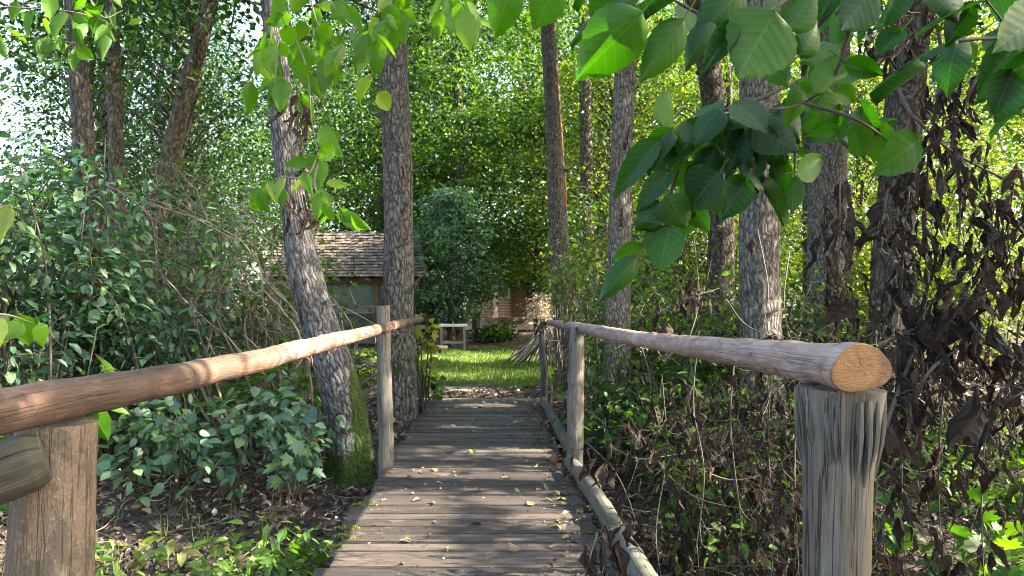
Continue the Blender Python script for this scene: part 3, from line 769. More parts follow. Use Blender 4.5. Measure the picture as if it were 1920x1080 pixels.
def leaf_clumps(mb, R, cen, spread, per, size, tm, tint=(.15, .85), flat=.45, down=.35, mat_=0, tilt=.6, holes=True):
    K = len(cen)
    c = np.repeat(cen, per, 0); N = len(c)
    off = R.normal(0, 1, (N, 3)) * spread * np.array([1, 1, flat])
    pos = c + off
    dr = nz(off * (1, 1, .4)) + R.normal(0, .5, (N, 3)) + (0, 0, -down)
    nr = np.array([0, 0, 1.]) + R.normal(0, tilt, (N, 3))
    ti = np.clip(np.repeat(R.uniform(tint[0], tint[1], K), per) + R.normal(0, .16, N), 0, 1)
    sz = R.uniform(size * .65, size * 1.25, N)
    if holes:
        ok = ~open_to_sun(pos, size * 1.1)
        pos, dr, nr, ti, sz = pos[ok], dr[ok], nr[ok], ti[ok], sz[ok]
    put(mb, tm, pos, dr, nr, sz, ti, 1., mat_)

def limbs(mb, R, start, ends, r0, sides=6, sag=.2, r1=.008):
    for e in ends:
        s = np.asarray(start(R)) if callable(start) else np.asarray(start)
        m = (s + e) / 2 + R.normal(0, .12, 3) * np.linalg.norm(e - s) + (0, 0, sag * np.linalg.norm(e - s) * .3)
        if open_to_sun(catmull([s, m, e], 12), .03).any():
            continue
        tube(mb, [s, m, e], [r0, r0 * .55, r1], sides, n=8, cap=False, rough=.1, seed=R.uniform(0, 9))

def trunk_tree(name, label, path, rad, d, bark, height, crown_r, K, per, lsize, leafm, seed, group=None, crown_z=None, moss_fn=None, sides=36, tm=None, flare=1.35, base=None, lean_on=True, crown_off=(0, 0, 0)):
    "a tree whose lower trunk follows path (photo pixels at d metres) and whose crown closes above the picture"
    R = rng(seed)
    p = [P(a, b, d) for a, b in path]
    b0 = p[0].copy(); b0[2] = float(gz(b0[0], b0[1])) - .15
    if b0[2] > p[0][2] - .05:
        b0[2] = p[0][2] - .3
    root = thing(name, label, "tree", (p[0][0], p[0][1], b0[2] + .15), group)
    top = p[-1]; dv = nz(p[-1] - p[-2]); dv = nz(dv + (0, 0, .6))
    q1 = top + dv * (height - top[2]) * .5; q2 = np.array([q1[0] + R.normal(0, .3), q1[1] + R.normal(0, .3), height])
    pts = [b0] + p + [q1, q2]; rr = [rad[0] * flare] + list(rad) + [rad[-1] * .7, .03]
    L = [0.]
    for a_, b_ in zip(pts[:-1], pts[1:]):
        L.append(L[-1] + np.linalg.norm(np.array(b_) - a_))
    n = 150; C = catmull(pts, n)
    # radii by stretch between the given points
    RR = np.interp(np.linspace(0, len(pts) - 1, n), np.arange(len(pts)), rr)
    mb = MB(); f1 = flutes(seed, .05, 8)
    def fn(TH, SS, r_):
        o = f1(TH, SS, r_)
        return o * (1 + .16 * np.exp(-SS / .35) * np.sin(5 * TH + seed))
    tube(mb, C, RR, sides, rough=.08, seed=seed * .37, fn=fn, cap=False)
    if moss_fn is not None:
        mb.t[0] = moss_fn(mb.v[0])
    mb.build("trunk", bark, root)
    for q in range(R.integers(2, 5)):
        i_ = int(R.uniform(.2, .62) * n); a_ = R.uniform(2.6, 6.8); r_ = RR[i_]; dn = np.array([math.cos(a_), math.sin(a_), R.uniform(.1, .7)])
        mb = MB(); l_ = R.uniform(.05, .22)
        tube(mb, [C[i_] + dn * r_ * .8, C[i_] + dn * (r_ + l_ * .5), C[i_] + dn * (r_ + l_) + (0, 0, .02)], [.03, .018, .011], 8, n=6, rough=.2, seed=q + .1)
        mb.build("branch_stub", bark, root)
    if K:
        cz = crown_z or (height * .72)
        zl = min(EYE + 600 * d / F, height * .75); hi = np.nonzero(C[:, 2] > zl)[0]
        axis = lambda R_: C[hi[int(R_.uniform(0, .8) * len(hi))]]
        cen = clumps(R, K, (C[-1][0] + crown_off[0], C[-1][1] + crown_off[1], cz), crown_r, crown_r, (height - cz) * 1.05)
        mb = MB(); limbs(mb, R, axis, cen[cen[:, 2] > zl - .3][:26], .04)
        mb.build("limbs", bark, root)
        mb = MB(); leaf_clumps(mb, R, cen, .38, per, lsize, tm or KITE, holes=True)
        mb.build("crown", leafm, root)
    return root

def mossy(v):
    z = v[:, 2]; side = v[:, 0] - (P(655, 890, 7)[0] + (z + .2) * -.12)
    return np.clip(.75 * smooth(.04, .15, side) * (1 - smooth(.55, 1.1, z)) + .9 * (1 - smooth(-.15, .15, z)), 0, 1) + .1

def torn(v):
    cx = np.interp(v[:, 2], [.3, 2.1, 3.8, 5.6], [P(1058, 600, 12.5)[0], P(1047, 430, 12.5)[0], P(1040, 260, 12.5)[0], P(1028, 40, 12.5)[0]])
    z = v[:, 2]
    return .9 * smooth(.05, .1, v[:, 0] - cx) * smooth(2.4, 2.8, z) * (1 - smooth(4.6, 5.1, z)) * (.75 + .25 * np.sin(z * 7)) + .05

trunk_tree("leaning_tree", "leaning grey trunk with deep furrows and a mossy base behind the reddish handrail", [(660, 885), (647, 760), (610, 640), (575, 520), (552, 400), (533, 250), (512, 0)], [.195, .18, .165, .148, .118, .108, .10], 7, M['bark_moss'], 9, 2.6, 110, 70, .11, M['leaf_mid'], 31, moss_fn=mossy, crown_off=(-.6, .5, 0))
trunk_tree("alder_tree", "straight stout grey trunk beside the round grey bridge post", [(752, 815), (750, 640), (747, 420), (742, 200), (737, 0)], [.19, .172, .166, .163, .158], 9, M['bark'], 12, 3.0, 120, 70, .11, M['leaf_mid'], 32, crown_off=(-.3, 2, 0))
trunk_tree("alder_tree", "slim grey trunk with a strip of torn pale bark behind the dark crooked post", [(1068, 730), (1058, 600), (1047, 430), (1040, 260), (1028, 40)], [.19, .165, .15, .135, .115], 12.5, M['bark_torn'], 13, 3.0, 120, 70, .12, M['leaf_mid'], 33, moss_fn=torn, crown_off=(.5, 2.5, 0))
trunk_tree("alder_tree", "grey trunk rising behind the pale cracked bridge post", [(1150, 890), (1157, 700), (1160, 500), (1166, 300), (1175, 60)], [.165, .13, .105, .102, .10], 7.6, M['bark_fine'], 11, 2.8, 110, 70, .11, M['leaf_mid'], 34, crown_off=(1.2, 1.5, 0))
trunk_tree("alder_tree", "thick grey trunk with pale lichen standing behind the thick pinkish handrail", [(1432, 930), (1428, 700), (1424, 480), (1424, 250), (1428, 0)], [.22, .175, .17, .17, .172], 7, M['bark'], 11, 3.0, 120, 75, .11, M['leaf_mid'], 35, crown_off=(1.5, .8, 0))
trunk_tree("alder_tree", "brown-grey trunk between the lichened trunk and the hanging dead leaves", [(1545, 860), (1546, 600), (1552, 350), (1558, 150), (1556, 0)], [.24, .2, .2, .195, .19], 9, M['bark_fine'], 12, 3.2, 120, 75, .11, M['leaf_mid'], 36, crown_off=(2, .8, 0))
trunk_tree("alder_tree", "dark trunk veiled by the curtain of shrivelled dead leaves", [(1655, 900), (1664, 640), (1680, 400), (1696, 200), (1712, 0)], [.24, .2, .19, .185, .18], 8.3, M['bark_dark'], 11, 3.0, 120, 75, .11, M['leaf_mid'], 37, crown_off=(2, .3, 0))
trunk_tree("alder_tree", "slender trunk close behind the brown-grey trunk at the handrail", [(1524, 760), (1522, 560), (1520, 300), (1514, 0)], [.15, .14, .13, .12], 13, M['bark_dark'], 12, 2.4, 70, 60, .12, M['leaf_yellow'], 38)
trunk_tree("alder_tree", "dark trunk tilting above the dense leafy spray", [(1352, 640), (1352, 400), (1340, 200), (1318, 60), (1300, -60)], [.2, .19, .18, .17, .16], 12, M['bark_dark'], 12, 2.6, 80, 60, .12, M['leaf_mid'], 39, crown_off=(.5, 2, 0))
trunk_tree("alder_tree", "thin far trunk between the slim trunk and the grey trunk", [(1104, 640), (1100, 400), (1097, 100), (1094, -40)], [.17, .165, .16, .15], 20, M['bark_dark'], 14, 2.8, 80, 60, .14, M['leaf_mid'], 40)
trunk_tree("alder_tree", "grey trunk above the dense bluish shrub at the bright sky gap", [(168, 720), (158, 420), (148, 180), (136, 0)], [.12, .115, .105, .095], 10, M['bark_fine'], 10, 2.4, 60, 60, .12, M['leaf_mid'], 41, crown_off=(-1, 2, 0))
trunk_tree("alder_tree", "thin trunk wrapped in dry vines over the bluish shrub", [(232, 700), (222, 450), (216, 200), (210, 0)], [.105, .1, .085, .075], 9.6, M['bark_warm'], 9.5, 2.2, 60, 60, .11, M['leaf_mid'], 42, crown_off=(-.5, 2, 0))
trunk_tree("alder_tree", "mossy brown trunk leaning over behind the tangle of dry canes", [(270, 560), (310, 330), (345, 190), (372, 90), (400, -30)], [.12, .115, .105, .095, .085], 9.5, M['bark_warm'], 8.5, 2.2, 50, 60, .11, M['leaf_dark'], 43, crown_off=(.6, 2, 0), flare=1.1)
trunk_tree("alder_tree", "dark stem standing inside the bluish shrub behind the reddish handrail", [(170, 840), (165, 700), (160, 560), (168, 400), (160, 280)], [.13, .115, .105, .1, .09], 7.2, M['bark_dark'], 6.5, 1.7, 40, 60, .1, M['leaf_dark'], 44)

# free-standing trees of the wood behind: one of each kind, then copies
def wood_tree(name, label, loc, h, r, trunk_r, leafm, K, per, ls, seed, low=.12, group=None, bark='bark_dark', spread=.42):
    R = rng(seed)
    root = thing(name, label, "tree", loc, group); L = np.array(loc, float)
    pts = [L + (0, 0, -.2), L + (R.normal(0, .1), R.normal(0, .1), h * .35), L + (R.normal(0, .25), R.normal(0, .25), h * .7), L + (0, 0, h * .97)]
    mb = MB(); tube(mb, pts, [trunk_r * 1.3, trunk_r, trunk_r * .6, .03], 14, n=24, rough=.12, seed=seed, cap=False); C = catmull(pts, 24)
    mb.build("trunk", M[bark], root)
    z = h * (low + (1 - low) * R.uniform(0, 1, K) ** .85)
    prof = np.sin(np.clip((z / h - low) / (1 - low), 0.02, .98) * math.pi) ** .55 * (1 - .35 * z / h)
    a = R.uniform(0, 6.28, K); rad = r * prof * R.uniform(.15, 1, K) ** .55
    cen = L + np.stack([np.cos(a) * rad, np.sin(a) * rad, z], -1)
    mb = MB()
    for e in cen[::4]:
        s = C[int(np.clip((e[2] - L[2]) / h * 22 - 2.5, 1, 21))]
        tube(mb, [s, (s + e) / 2 + (0, 0, .12), e], [.03, .018, .006], 4, n=5, cap=False)
    mb.build("limbs", M[bark], root)
    mb = MB(); leaf_clumps(mb, R, cen, spread, per, ls, KITE, (.1, .9), .4, .4, holes=False)
    mb.build("crown", M[leafm], root)
    return root

GB = "trees of the wood beyond the lawn"
t_a = wood_tree("broadleaf_tree", "tall broadleaf tree in the wood beyond the lawn and shed", (-1.2, 27, 0), 13, 4.0, .2, 'leaf_mid', 320, 54, .17, 51, .1, GB)
t_b = wood_tree("broadleaf_tree", "tall broadleaf tree in the wood beyond the lawn and shed", (4.0, 29, 0), 15, 4.2, .22, 'leaf_dark', 320, 52, .18, 52, .15, GB)
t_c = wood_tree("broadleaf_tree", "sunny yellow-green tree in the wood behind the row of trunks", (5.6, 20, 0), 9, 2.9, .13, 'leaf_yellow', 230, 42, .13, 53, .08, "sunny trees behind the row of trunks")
t_d = wood_tree("broadleaf_tree", "thin open tree against the bright sky behind the bluish shrub", (-9.5, 20, 0), 11, 3.2, .14, 'leaf_mid', 120, 40, .13, 54, .2, "thin trees against the bright sky", 'bark_warm')
R = rng(55)
for (x, y, s) in ((-4.2, 31, 1.1), (1.6, 34, 1.15), (-8, 36, 1.05), (6.5, 38, 1.2), (10.5, 33, 1.1), (-2.5, 40, 1.25), (14, 40, 1.2), (-3.6, 26.5, .8), (19, 34, 1.1)):
    dup(t_a if R.uniform() < .55 else t_b, (x, y, 0), R.uniform(0, 6.28), s, "tall broadleaf tree in the wood beyond the lawn and shed", GB)
for (x, y, s) in ((10.5, 22, 1.15), (4.4, 24, 1.1), (7.2, 25, 1.2), (13, 19, 1.0), (2.9, 21, .9), (15, 26, 1.3), (6.6, 14.5, .62), (10.4, 14.5, .72)):
    dup(t_c, (x, y, 0), R.uniform(0, 6.28), s, "sunny yellow-green tree in the wood behind the row of trunks", "sunny trees behind the row of trunks")
for (x, y, s) in ((-6.5, 17, .72), (-10.5, 29, 1.1), (-5.5, 24.5, .9), (-16, 32, 1.2), (-7.4, 21.5, .7)):
    dup(t_d, (x, y, 0), R.uniform(0, 6.28), s, "thin open tree against the bright sky behind the bluish shrub", "thin trees against the bright sky")
wood_tree("spruce_tree", "dark tree with drooping pale-tipped sprays beside the shed roof", (-1.15, 22.3, -.05), 4.4, 1.5, .09, 'leaf_blue', 130, 45, .13, 57, .14, None, 'bark_dark', .24)
wood_tree("broadleaf_tree", "bushy green tree spreading over the small white table", (-.5, 24.5, -.05), 7, 2.2, .1, 'leaf_mid', 200, 40, .13, 58, .2, None, 'bark_dark', .3)
t_e = wood_tree("hawthorn_tree", "small-leaved dark tree with sky showing through above the dry canes", (-4.9, 12.0, 0), 6.8, 1.7, .08, 'leaf_dark', 150, 38, .085, 59, .22, "small-leaved trees above the dry canes", 'bark_dark', .34)
for (x, y, s) in ((-5.9, 15.2, 1.05), (-6.3, 12.6, .9), (-7.6, 15.5, 1.2), (-7.2, 19.5, 1.3)):
    dup(t_e, (x, y, 0), R.uniform(0, 6.28), s, "small-leaved dark tree with sky showing through above the dry canes", "small-leaved trees above the dry canes")
wood_tree("broadleaf_tree", "spreading tree whose low leaves hang before the brick house", (1.5, 26.5, -.05), 8, 2.4, .1, 'leaf_mid', 210, 44, .14, 61, .2, None, 'bark_dark', .3)
# the mass of woodland far behind
R = rng(60); mb = MB()
a = R.uniform(-.85, .85, 1500); rr = R.uniform(46, 62, 1500)
zz = R.uniform(0, 1, 1500) ** .8 * (16 - 10 * smooth(.15, .55, -a))
leaf_clumps(mb, R, np.stack([np.sin(a) * rr, np.cos(a) * rr, zz], -1), 1.0, 44, .38, KITE, (0, .8), .6, .4, holes=False)
mb.build("far_woodland", M['leaf_mid'], kind="stuff")
# canopy standing to the sunny side, outside the picture: the trees that shade the bridge
GS = "trees shading the bridge"
for q, (x, y, h, r) in enumerate(((6.2, 5.0, 9.5, 3.0), (9.5, 9.5, 12, 3.4), (5.4, 1.2, 9, 2.8), (13, 13, 14, 3.8), (11, 6.7, 12, 3.4), (9, .5, 12, 3.2), (6.8, 8.4, 9, 2.4))):
    rt = thing("alder_tree", "leafy alder standing in the wood beyond the dead-leaf curtain", "tree", (x, y, 0), GS); Rq = rng(70 + q)
    mb = MB(); tube(mb, [(x, y, -.2), (x + .1, y, h * .5), (x, y + .1, h)], [.2, .14, .03], 14, n=20, rough=.1, seed=q, cap=False); mb.build("trunk", M['bark_dark'], rt)
    cen = clumps(Rq, 170, (x, y, h * .62), r, r, h * .36)
    mb = MB(); limbs(mb, Rq, lambda R_: (x, y, R_.uniform(.3, .8) * h), cen[::6], .035); mb.build("limbs", M['bark_dark'], rt)
    mb = MB(); leaf_clumps(mb, Rq, cen, .42, 56, .125, KITE); mb.build("crown", M['leaf_mid'], rt)

# ------------------------------------------------------------------ shrubs and herbs
def shrub(name, label, bases, hgt, spread, n, lm, sm, tm, ls, per, seed, lean=(0, 0), cat="shrub", group=None, r0=.012, t0=.25, tw=.12, tint=(.1, .9), down=.3, droop=.4, tilt=.55, holes=True, up=1., wild=.0):
    "many arching stems from the ground with leaves along their upper parts"
    R = rng(seed)
    bs = np.asarray(bases, float).reshape(-1, 2); c = bs.mean(0)
    root = thing(name, label, cat, (c[0], c[1], float(gz(c[0], c[1]))), group)
    st, lf = MB(), MB()
    for q in range(n):
        b = bs[q % len(bs)] + R.normal(0, .12, 2); g = float(gz(b[0], b[1]))
        h = hgt * R.uniform(.45, 1.05); a = R.uniform(0, 6.28); s = spread * R.uniform(.2, 1)
        e = np.array([b[0] + math.cos(a) * s + lean[0] * h, b[1] + math.sin(a) * s + lean[1] * h, g + h * up])
        m = np.array([b[0] + (e[0] - b[0]) * .35 + R.normal(0, .08 + wild), b[1] + (e[1] - b[1]) * .35, g + h * .62])
        e[2] -= droop * s * .5
        Cs = catmull([(b[0], b[1], g - .03), m, e], 14)
        if wild:
            Cs[2:] += np.cumsum(R.normal(0, wild * .09, (12, 3)), 0)
        tube(st, Cs, [r0, r0 * .7, r0 * .3], 5, cap=False, tint=R.uniform(0, 1), rough=.1, seed=R.uniform(0, 9))
        u_ = R.uniform(t0, 1, per); idx = np.clip(u_ * 13, 0, 12.999); i0 = idx.astype(int); fr = (idx - i0)[:, None]
        p0 = Cs[i0] * (1 - fr) + Cs[i0 + 1] * fr
        off = R.normal(0, tw, (per, 3)) * (1, 1, .7)
        for k_ in range(0, per, 7):
            if np.linalg.norm(off[k_]) > .06:
                tube(st, [p0[k_], p0[k_] + off[k_]], [r0 * .3, r0 * .15], 4, n=2, cap=False, tint=R.uniform(0, 1))
        pos = p0 + off; dr = nz(off * (1, 1, .5)) + R.normal(0, .35, (per, 3)) + (0, 0, -down); nr = (0, 0, 1.) + R.normal(0, tilt, (per, 3))
        ti = np.clip(R.uniform(*tint) + R.normal(0, .15, per), 0, 1); sz = R.uniform(ls * .6, ls * 1.25, per)
        if holes:
            ok = ~open_to_sun(pos, ls); pos, dr, nr, ti, sz = pos[ok], dr[ok], nr[ok], ti[ok], sz[ok]
        put(lf, tm, pos, dr, nr, sz, ti)
    st.build("stems", sm, root); lf.build("foliage", lm, root)
    return root

# left bank
shrub("elder_shrub", "tall dense shrub with bluish-green leaves reaching over the reddish handrail", [(-4.1, 6.9), (-3.6, 7.2), (-3.7, 6.4), (-4.6, 6.9), (-5.0, 7.2)], 3.1, .9, 42, M['leaf_blue'], M['twig'], OVAL, .115, 84, 81, r0=.014, t0=.3, tw=.14)
shrub("elder_shrub", "narrow-leaved bluish shrub woven into the tall dense shrub by the vine-wrapped trunk", [(-3.0, 7.3), (-3.5, 7.5), (-3.9, 6.2)], 2.9, .8, 36, M['leaf_blue'], M['twig'], OVALN, .12, 70, 181, tilt=.35, tint=(.3, 1))
shrub("dry_cane_thicket", "tangle of pale dry canes leaning beside the leaning trunk", [(-2.05, 8.2), (-2.1, 8.0), (-2.3, 8.4), (-2.6, 8.6)], 2.5, .6, 90, M['leaf_mid'], M['cane'], OVAL, .08, 17, 83, lean=(-.44, -.05), r0=.011, tint=(.1, .9), tw=.12, wild=.5)
shrub("dry_cane_thicket", "grey-brown brush with few leaves hanging over behind the vine-wrapped trunk", [(-3.8, 9.0), (-3.5, 9.2)], 3.0, 1.0, 60, M['leaf_blue'], M['cane'], OVALN, .075, 34, 84, lean=(.12, 0), r0=.009, wild=.3)
shrub("viburnum_shrub", "low rounded shrub with soft green leaves on the bank below the reddish handrail", [(-2.2, 6.5), (-1.75, 6.7), (-2.7, 6.8), (-1.6, 6.3), (-2.45, 6.2), (-2.95, 6.6)], 1.0, .4, 24, M['leaf_blue'], M['twig'], tmpl_big(.38, .06, .25, .1, 6, 6), .1, 34, 85, r0=.006, tw=.1, droop=.7, wild=.1)
shrub("currant_shrub", "loose lobed-leaf bush on the bank behind the low rounded shrub", [(-2.0, 7.3), (-2.6, 7.5), (-1.75, 7.6), (-3.1, 7.2)], 1.2, .5, 20, M['leaf_mid'], M['twig'], MAPLE, .1, 24, 185, r0=.006, tw=.1, wild=.1, tint=(.2, .9))
shrub("maple_seedling", "small lobed-leaf seedling in front of the mossy trunk base", [(-1.5, 6.1)], .75, .12, 7, M['leaf_blue'], M['twig'], MAPLE, .1, 9, 86, r0=.005, t0=.4, tw=.06, cat="seedling", lean=(.1, 0))
shrub("nettle_clump", "pale green leggy herbs at the near plank ends of the deck", [(-1.12, 4.75), (-1.25, 4.9), (-1.3, 4.6), (-1.05, 5.0)], .6, .3, 24, M['leaf_mid'], M['leaf_mid'], OVALN, .1, 14, 87, r0=.004, tw=.06, cat="herb", tint=(.3, 1), t0=.3)
shrub("hazel_sapling", "bright broad-leaved sapling pushing past the stout tan post", [(-1.75, 2.5), (-1.65, 2.7), (-1.9, 2.6)], 1.5, .35, 13, M['leaf_big'], M['twig'], MIDS[0], .115, 9, 88, r0=.006, tw=.08, cat="sapling", tint=(.4, 1), t0=.5)
shrub("dry_cane_thicket", "bare grey poles leaning from the bank under the sunlit stretch of the reddish handrail", [(-2.0, 7.6), (-1.75, 7.7), (-2.3, 7.5)], 1.9, .35, 22, M['leaf_mid'], M['cane'], OVAL, .07, 8, 186, lean=(-.35, 0), r0=.016, wild=.12, cat="thicket")
shrub("nettle_clump", "grassy herbs fringing the littered bank below the low rounded shrub", [(-1.7, 5.0), (-2.1, 5.2), (-1.45, 5.3), (-2.6, 5.2)], .4, .3, 26, M['grass'], M['leaf_mid'], OVALN, .13, 8, 187, r0=.003, tw=.06, cat="herb", t0=.1, tint=(.1, .8))
# grass tufts on the left bank
def tuft(label, x, y, n, l, seed, group):
    R = rng(seed); mb = MB()
    B = (np.array([(-.035, 0, 0), (.035, 0, 0), (-.028, .5, .05), (.028, .5, .05), (0, 1, .3)]), [np.array([(0, 1, 3, 2)]), np.array([(2, 3, 4)])])
    g = float(gz(x, y)); pos = np.stack([x + R.normal(0, .05, n), y + R.normal(0, .05, n), np.full(n, g - .01)], -1)
    a = R.uniform(0, 6.28, n); dr = np.stack([np.cos(a) * .5, np.sin(a) * .5, R.uniform(.5, 1.4, n)], -1)
    put(mb, B, pos, dr, np.stack([np.cos(a), np.sin(a), -.3 + 0 * a], -1) * -1, R.uniform(l * .5, l * 1.1, n), R.uniform(.2, 1, n), .8)
    return tag(mb.build("grass_tuft", M['grass'], origin=(x, y, g)), label, "grass tuft", group)
R = rng(90)
for q in range(15):
    tuft("thin grass tuft growing from the leaf litter on the bank below the deck", R.uniform(-3.2, -1.05), R.uniform(4.9, 6.3), 8, .2, 91 + q, "grass tufts on the littered bank")
for q in range(12):
    tuft("grass tuft among the dead leaves on the bank past the kerb log", R.uniform(1.0, 3.6), R.uniform(4.6, 6.6), 14, .24, 131 + q, "grass tufts by the dead leaves")
# right bank
shrub("bramble_patch", "leafy bramble thicket on the bank between the pale post and the lichened trunk", [(1.3, 8.2), (1.7, 8.6), (2.1, 8.2), (1.5, 9.4), (2.4, 9.0), (1.9, 7.6), (2.6, 7.8)], 1.9, .8, 105, M['leaf_mid'], M['twig'], OVAL, .075, 50, 101, tint=(.2, 1))
shrub("bramble_patch", "low brambles creeping round the foot of the grey trunk behind the pale post", [(1.25, 6.9), (1.6, 7.2), (1.05, 7.4), (2.0, 6.8), (2.5, 6.6), (1.7, 6.4), (2.3, 7.1), (1.5, 5.7), (2.1, 5.6)], 1.05, .5, 120, M['leaf_mid'], M['twig'], MIDS[0], .08, 26, 102, tint=(.2, .9))
shrub("ivy_shoots", "leafy shoots climbing beside the slim trunk near the dark crooked post", [(1.12, 11.4), (1.3, 11.2), (1.45, 11.8)], 2.4, .5, 36, M['leaf_yellow'], M['twig'], OVAL, .09, 44, 103, cat="shrub")
shrub("bramble_patch", "thin green undergrowth behind the thick pinkish handrail and lichened trunk", [(2.9, 7.9), (3.4, 8.3), (3.0, 9.2), (3.9, 8.8)], 1.5, .8, 55, M['leaf_mid'], M['twig'], OVAL, .08, 40, 104)
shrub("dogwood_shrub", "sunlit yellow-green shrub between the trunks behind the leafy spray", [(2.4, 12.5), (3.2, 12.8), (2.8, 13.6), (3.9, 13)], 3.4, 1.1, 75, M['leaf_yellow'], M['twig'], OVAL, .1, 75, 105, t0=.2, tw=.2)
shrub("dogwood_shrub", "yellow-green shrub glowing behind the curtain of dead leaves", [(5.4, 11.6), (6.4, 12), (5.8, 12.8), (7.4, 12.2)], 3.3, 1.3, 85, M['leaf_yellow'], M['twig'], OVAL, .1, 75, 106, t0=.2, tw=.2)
shrub("dogwood_shrub", "leafy shrub beside the slim trunk at the lawn's edge", [(2.5, 15.4), (2.3, 16.2), (3.0, 16)], 3.6, 1.0, 60, M['leaf_mid'], M['twig'], OVAL, .11, 75, 107, t0=.15, tw=.2)
shrub("burdock_clump", "large-leaved green plants growing low behind the split-topped post", [(3.1, 5.0), (2.75, 4.6), (3.3, 4.5), (2.5, 5.3)], .75, .4, 30, M['leaf_mid'], M['leaf_mid'], MAPLE, .15, 7, 108, r0=.006, t0=.55, tw=.1, cat="herb")
shrub("undergrowth_shrub", "low green plants carpeting the ground beyond the split-topped post", [(3.6, 6.8), (4.4, 7.2), (3.9, 7.8), (4.8, 6.6), (5.4, 7.4), (4.2, 6.2)], .55, .5, 90, M['leaf_mid'], M['twig'], OVAL, .09, 26, 109, r0=.005)
shrub("dry_cane_thicket", "matted brown stems with curled leaves between the kerb log and the split-topped post", [(1.75, 5.7), (2.1, 6.2), (1.8, 6.6), (2.5, 5.9), (2.0, 5.3), (2.8, 6.6)], 1.15, .5, 40, M['leaf_dead'], M['twig'], DEADS[3], .075, 22, 182, r0=.006, wild=.35, tw=.07, down=1.2, t0=.15, tint=(.1, .9))
shrub("dry_cane_thicket", "dry brown tangle under the curtain of dead leaves past the split-topped post", [(3.2, 7.0), (3.8, 6.6), (2.9, 7.6), (4.3, 7.4), (3.6, 8.2)], 1.5, .8, 90, M['leaf_dead'], M['cane'], DEADS[6], .085, 20, 183, r0=.006, wild=.35, tw=.08, down=1.2, t0=.15, tint=(.1, .9))
# behind the shed and on the lawn's edge
shrub("maple_seedling", "bright lime maple sprig at the thin tip of the reddish handrail", [(-.84, 9.3), (-.8, 9.4)], 1.2, .12, 9, M['leaf_yellow'], M['twig'], MAPLE, .12, 9, 110, cat="seedling", tint=(.6, .95), t0=.4, tw=.06, holes=False)
shrub("maple_seedling", "green lobed-leaf seedling at the far corner of the deck under the stout trunk", [(-.85, 10.2)], .45, .2, 7, M['leaf_mid'], M['twig'], MAPLE, .12, 7, 111, cat="seedling", t0=.4, tw=.06)
shrub("hazel_shrub", "yellowish leafy shoots drooping before the shed roof", [(-2.9, 11.5), (-2.6, 11.4)], 2.6, .5, 18, M['leaf_yellow'], M['twig'], OVAL, .1, 26, 112, t0=.65)
shrub("laurel_shrub", "dark leafy shrub in the shade beside the small white table", [(-2.3, 21.6), (-1.9, 22)], 1.6, .7, 40, M['leaf_dark'], M['twig'], OVAL, .13, 60, 113)
shrub("laurel_shrub", "low green shrub at the porch of the brick house", [(.0, 24), (.3, 24.5)], .6, .4, 20, M['leaf_mid'], M['twig'], OVAL, .12, 50, 114)
shrub("weed_patch", "low weeds along the shed foot behind the leaning trunk", [(-3.4, 13.0), (-2.6, 13.6), (-4.2, 13.4), (-2.2, 12.6), (-5, 14)], .5, .5, 50, M['leaf_mid'], M['twig'], OVAL, .1, 30, 115)

# ------------------------------------------------------------------ shed, house and garden things
shed = thing("garden_shed", "open-sided garden shed with a shingled roof and milky plastic sheets behind the leaning trunk", "shed", (-4.0, 22.8, -.05))
x0, x1, yf, yb = -6.3, -1.95, 22.0, 25.0
ez, rz_ = 1.88, 3.2
rf = MB(); R = rng(120)
rows = 15
for sgn in (1, -1):
    for r_ in range(rows):
        t = r_ / rows; ya = yf - .15 + (23.5 - yf + .15) * t; za = ez + (rz_ - ez) * t
        if sgn < 0:
            ya = 47 - ya
        xl, xr = x0 - .1 + .35 * t, x1 + .12 - .5 * t
        x = xl
        while x < xr:
            wd = R.uniform(.09, .17)
            box(rf, (x + wd / 2, ya + sgn * .05, za + .05 + R.normal(0, .006)), (wd - .008, .2 + R.uniform(0, .03), .022), (sgn * math.atan2(rz_ - ez, 1.65) - sgn * .16 + R.normal(0, .03), 0, R.normal(0, .02)), R.uniform(0, 1), 1, 0, R.uniform(0, 9)); x += wd
sl = MB()
sl.add([(x0, yf - .1, ez - .02), (x1 + .05, yf - .1, ez - .02), (x1 - .35, 23.5, rz_ - .02), (x0 + .3, 23.5, rz_ - .02), (x0, yb + .1, ez - .02), (x1 + .05, yb + .1, ez - .02)], [np.array([(0, 1, 2, 3), (4, 3, 2, 5)]), np.array([(1, 5, 2), (0, 3, 4)])])
ro = rf.build("roof", M['shingle'], shed); sl.build("roof_boards", M['brown_beam'], ro)
bm = MB(); box(bm, ((x0 + x1) / 2, yf + .12, ez - .12), (x1 - x0 - .1, .1, .17), (0, 0, 0), .5); bm.build("beam", M['brown_beam'], shed)
bm = MB(); box(bm, ((x0 + x1) / 2, yb - .12, ez - .12), (x1 - x0 - .1, .1, .17), (0, 0, 0), .5); bm.build("beam", M['brown_beam'], shed)
for x in (-6.1, -4.75, -3.2, -2.1):
    for yy in (yf + .12, yb - .12):
        bm = MB(); box(bm, (x, yy, ez / 2 - .14), (ez - .13, .12, .12), (0, math.pi / 2, 0), .5); bm.build("post", M['brown_beam'], shed)
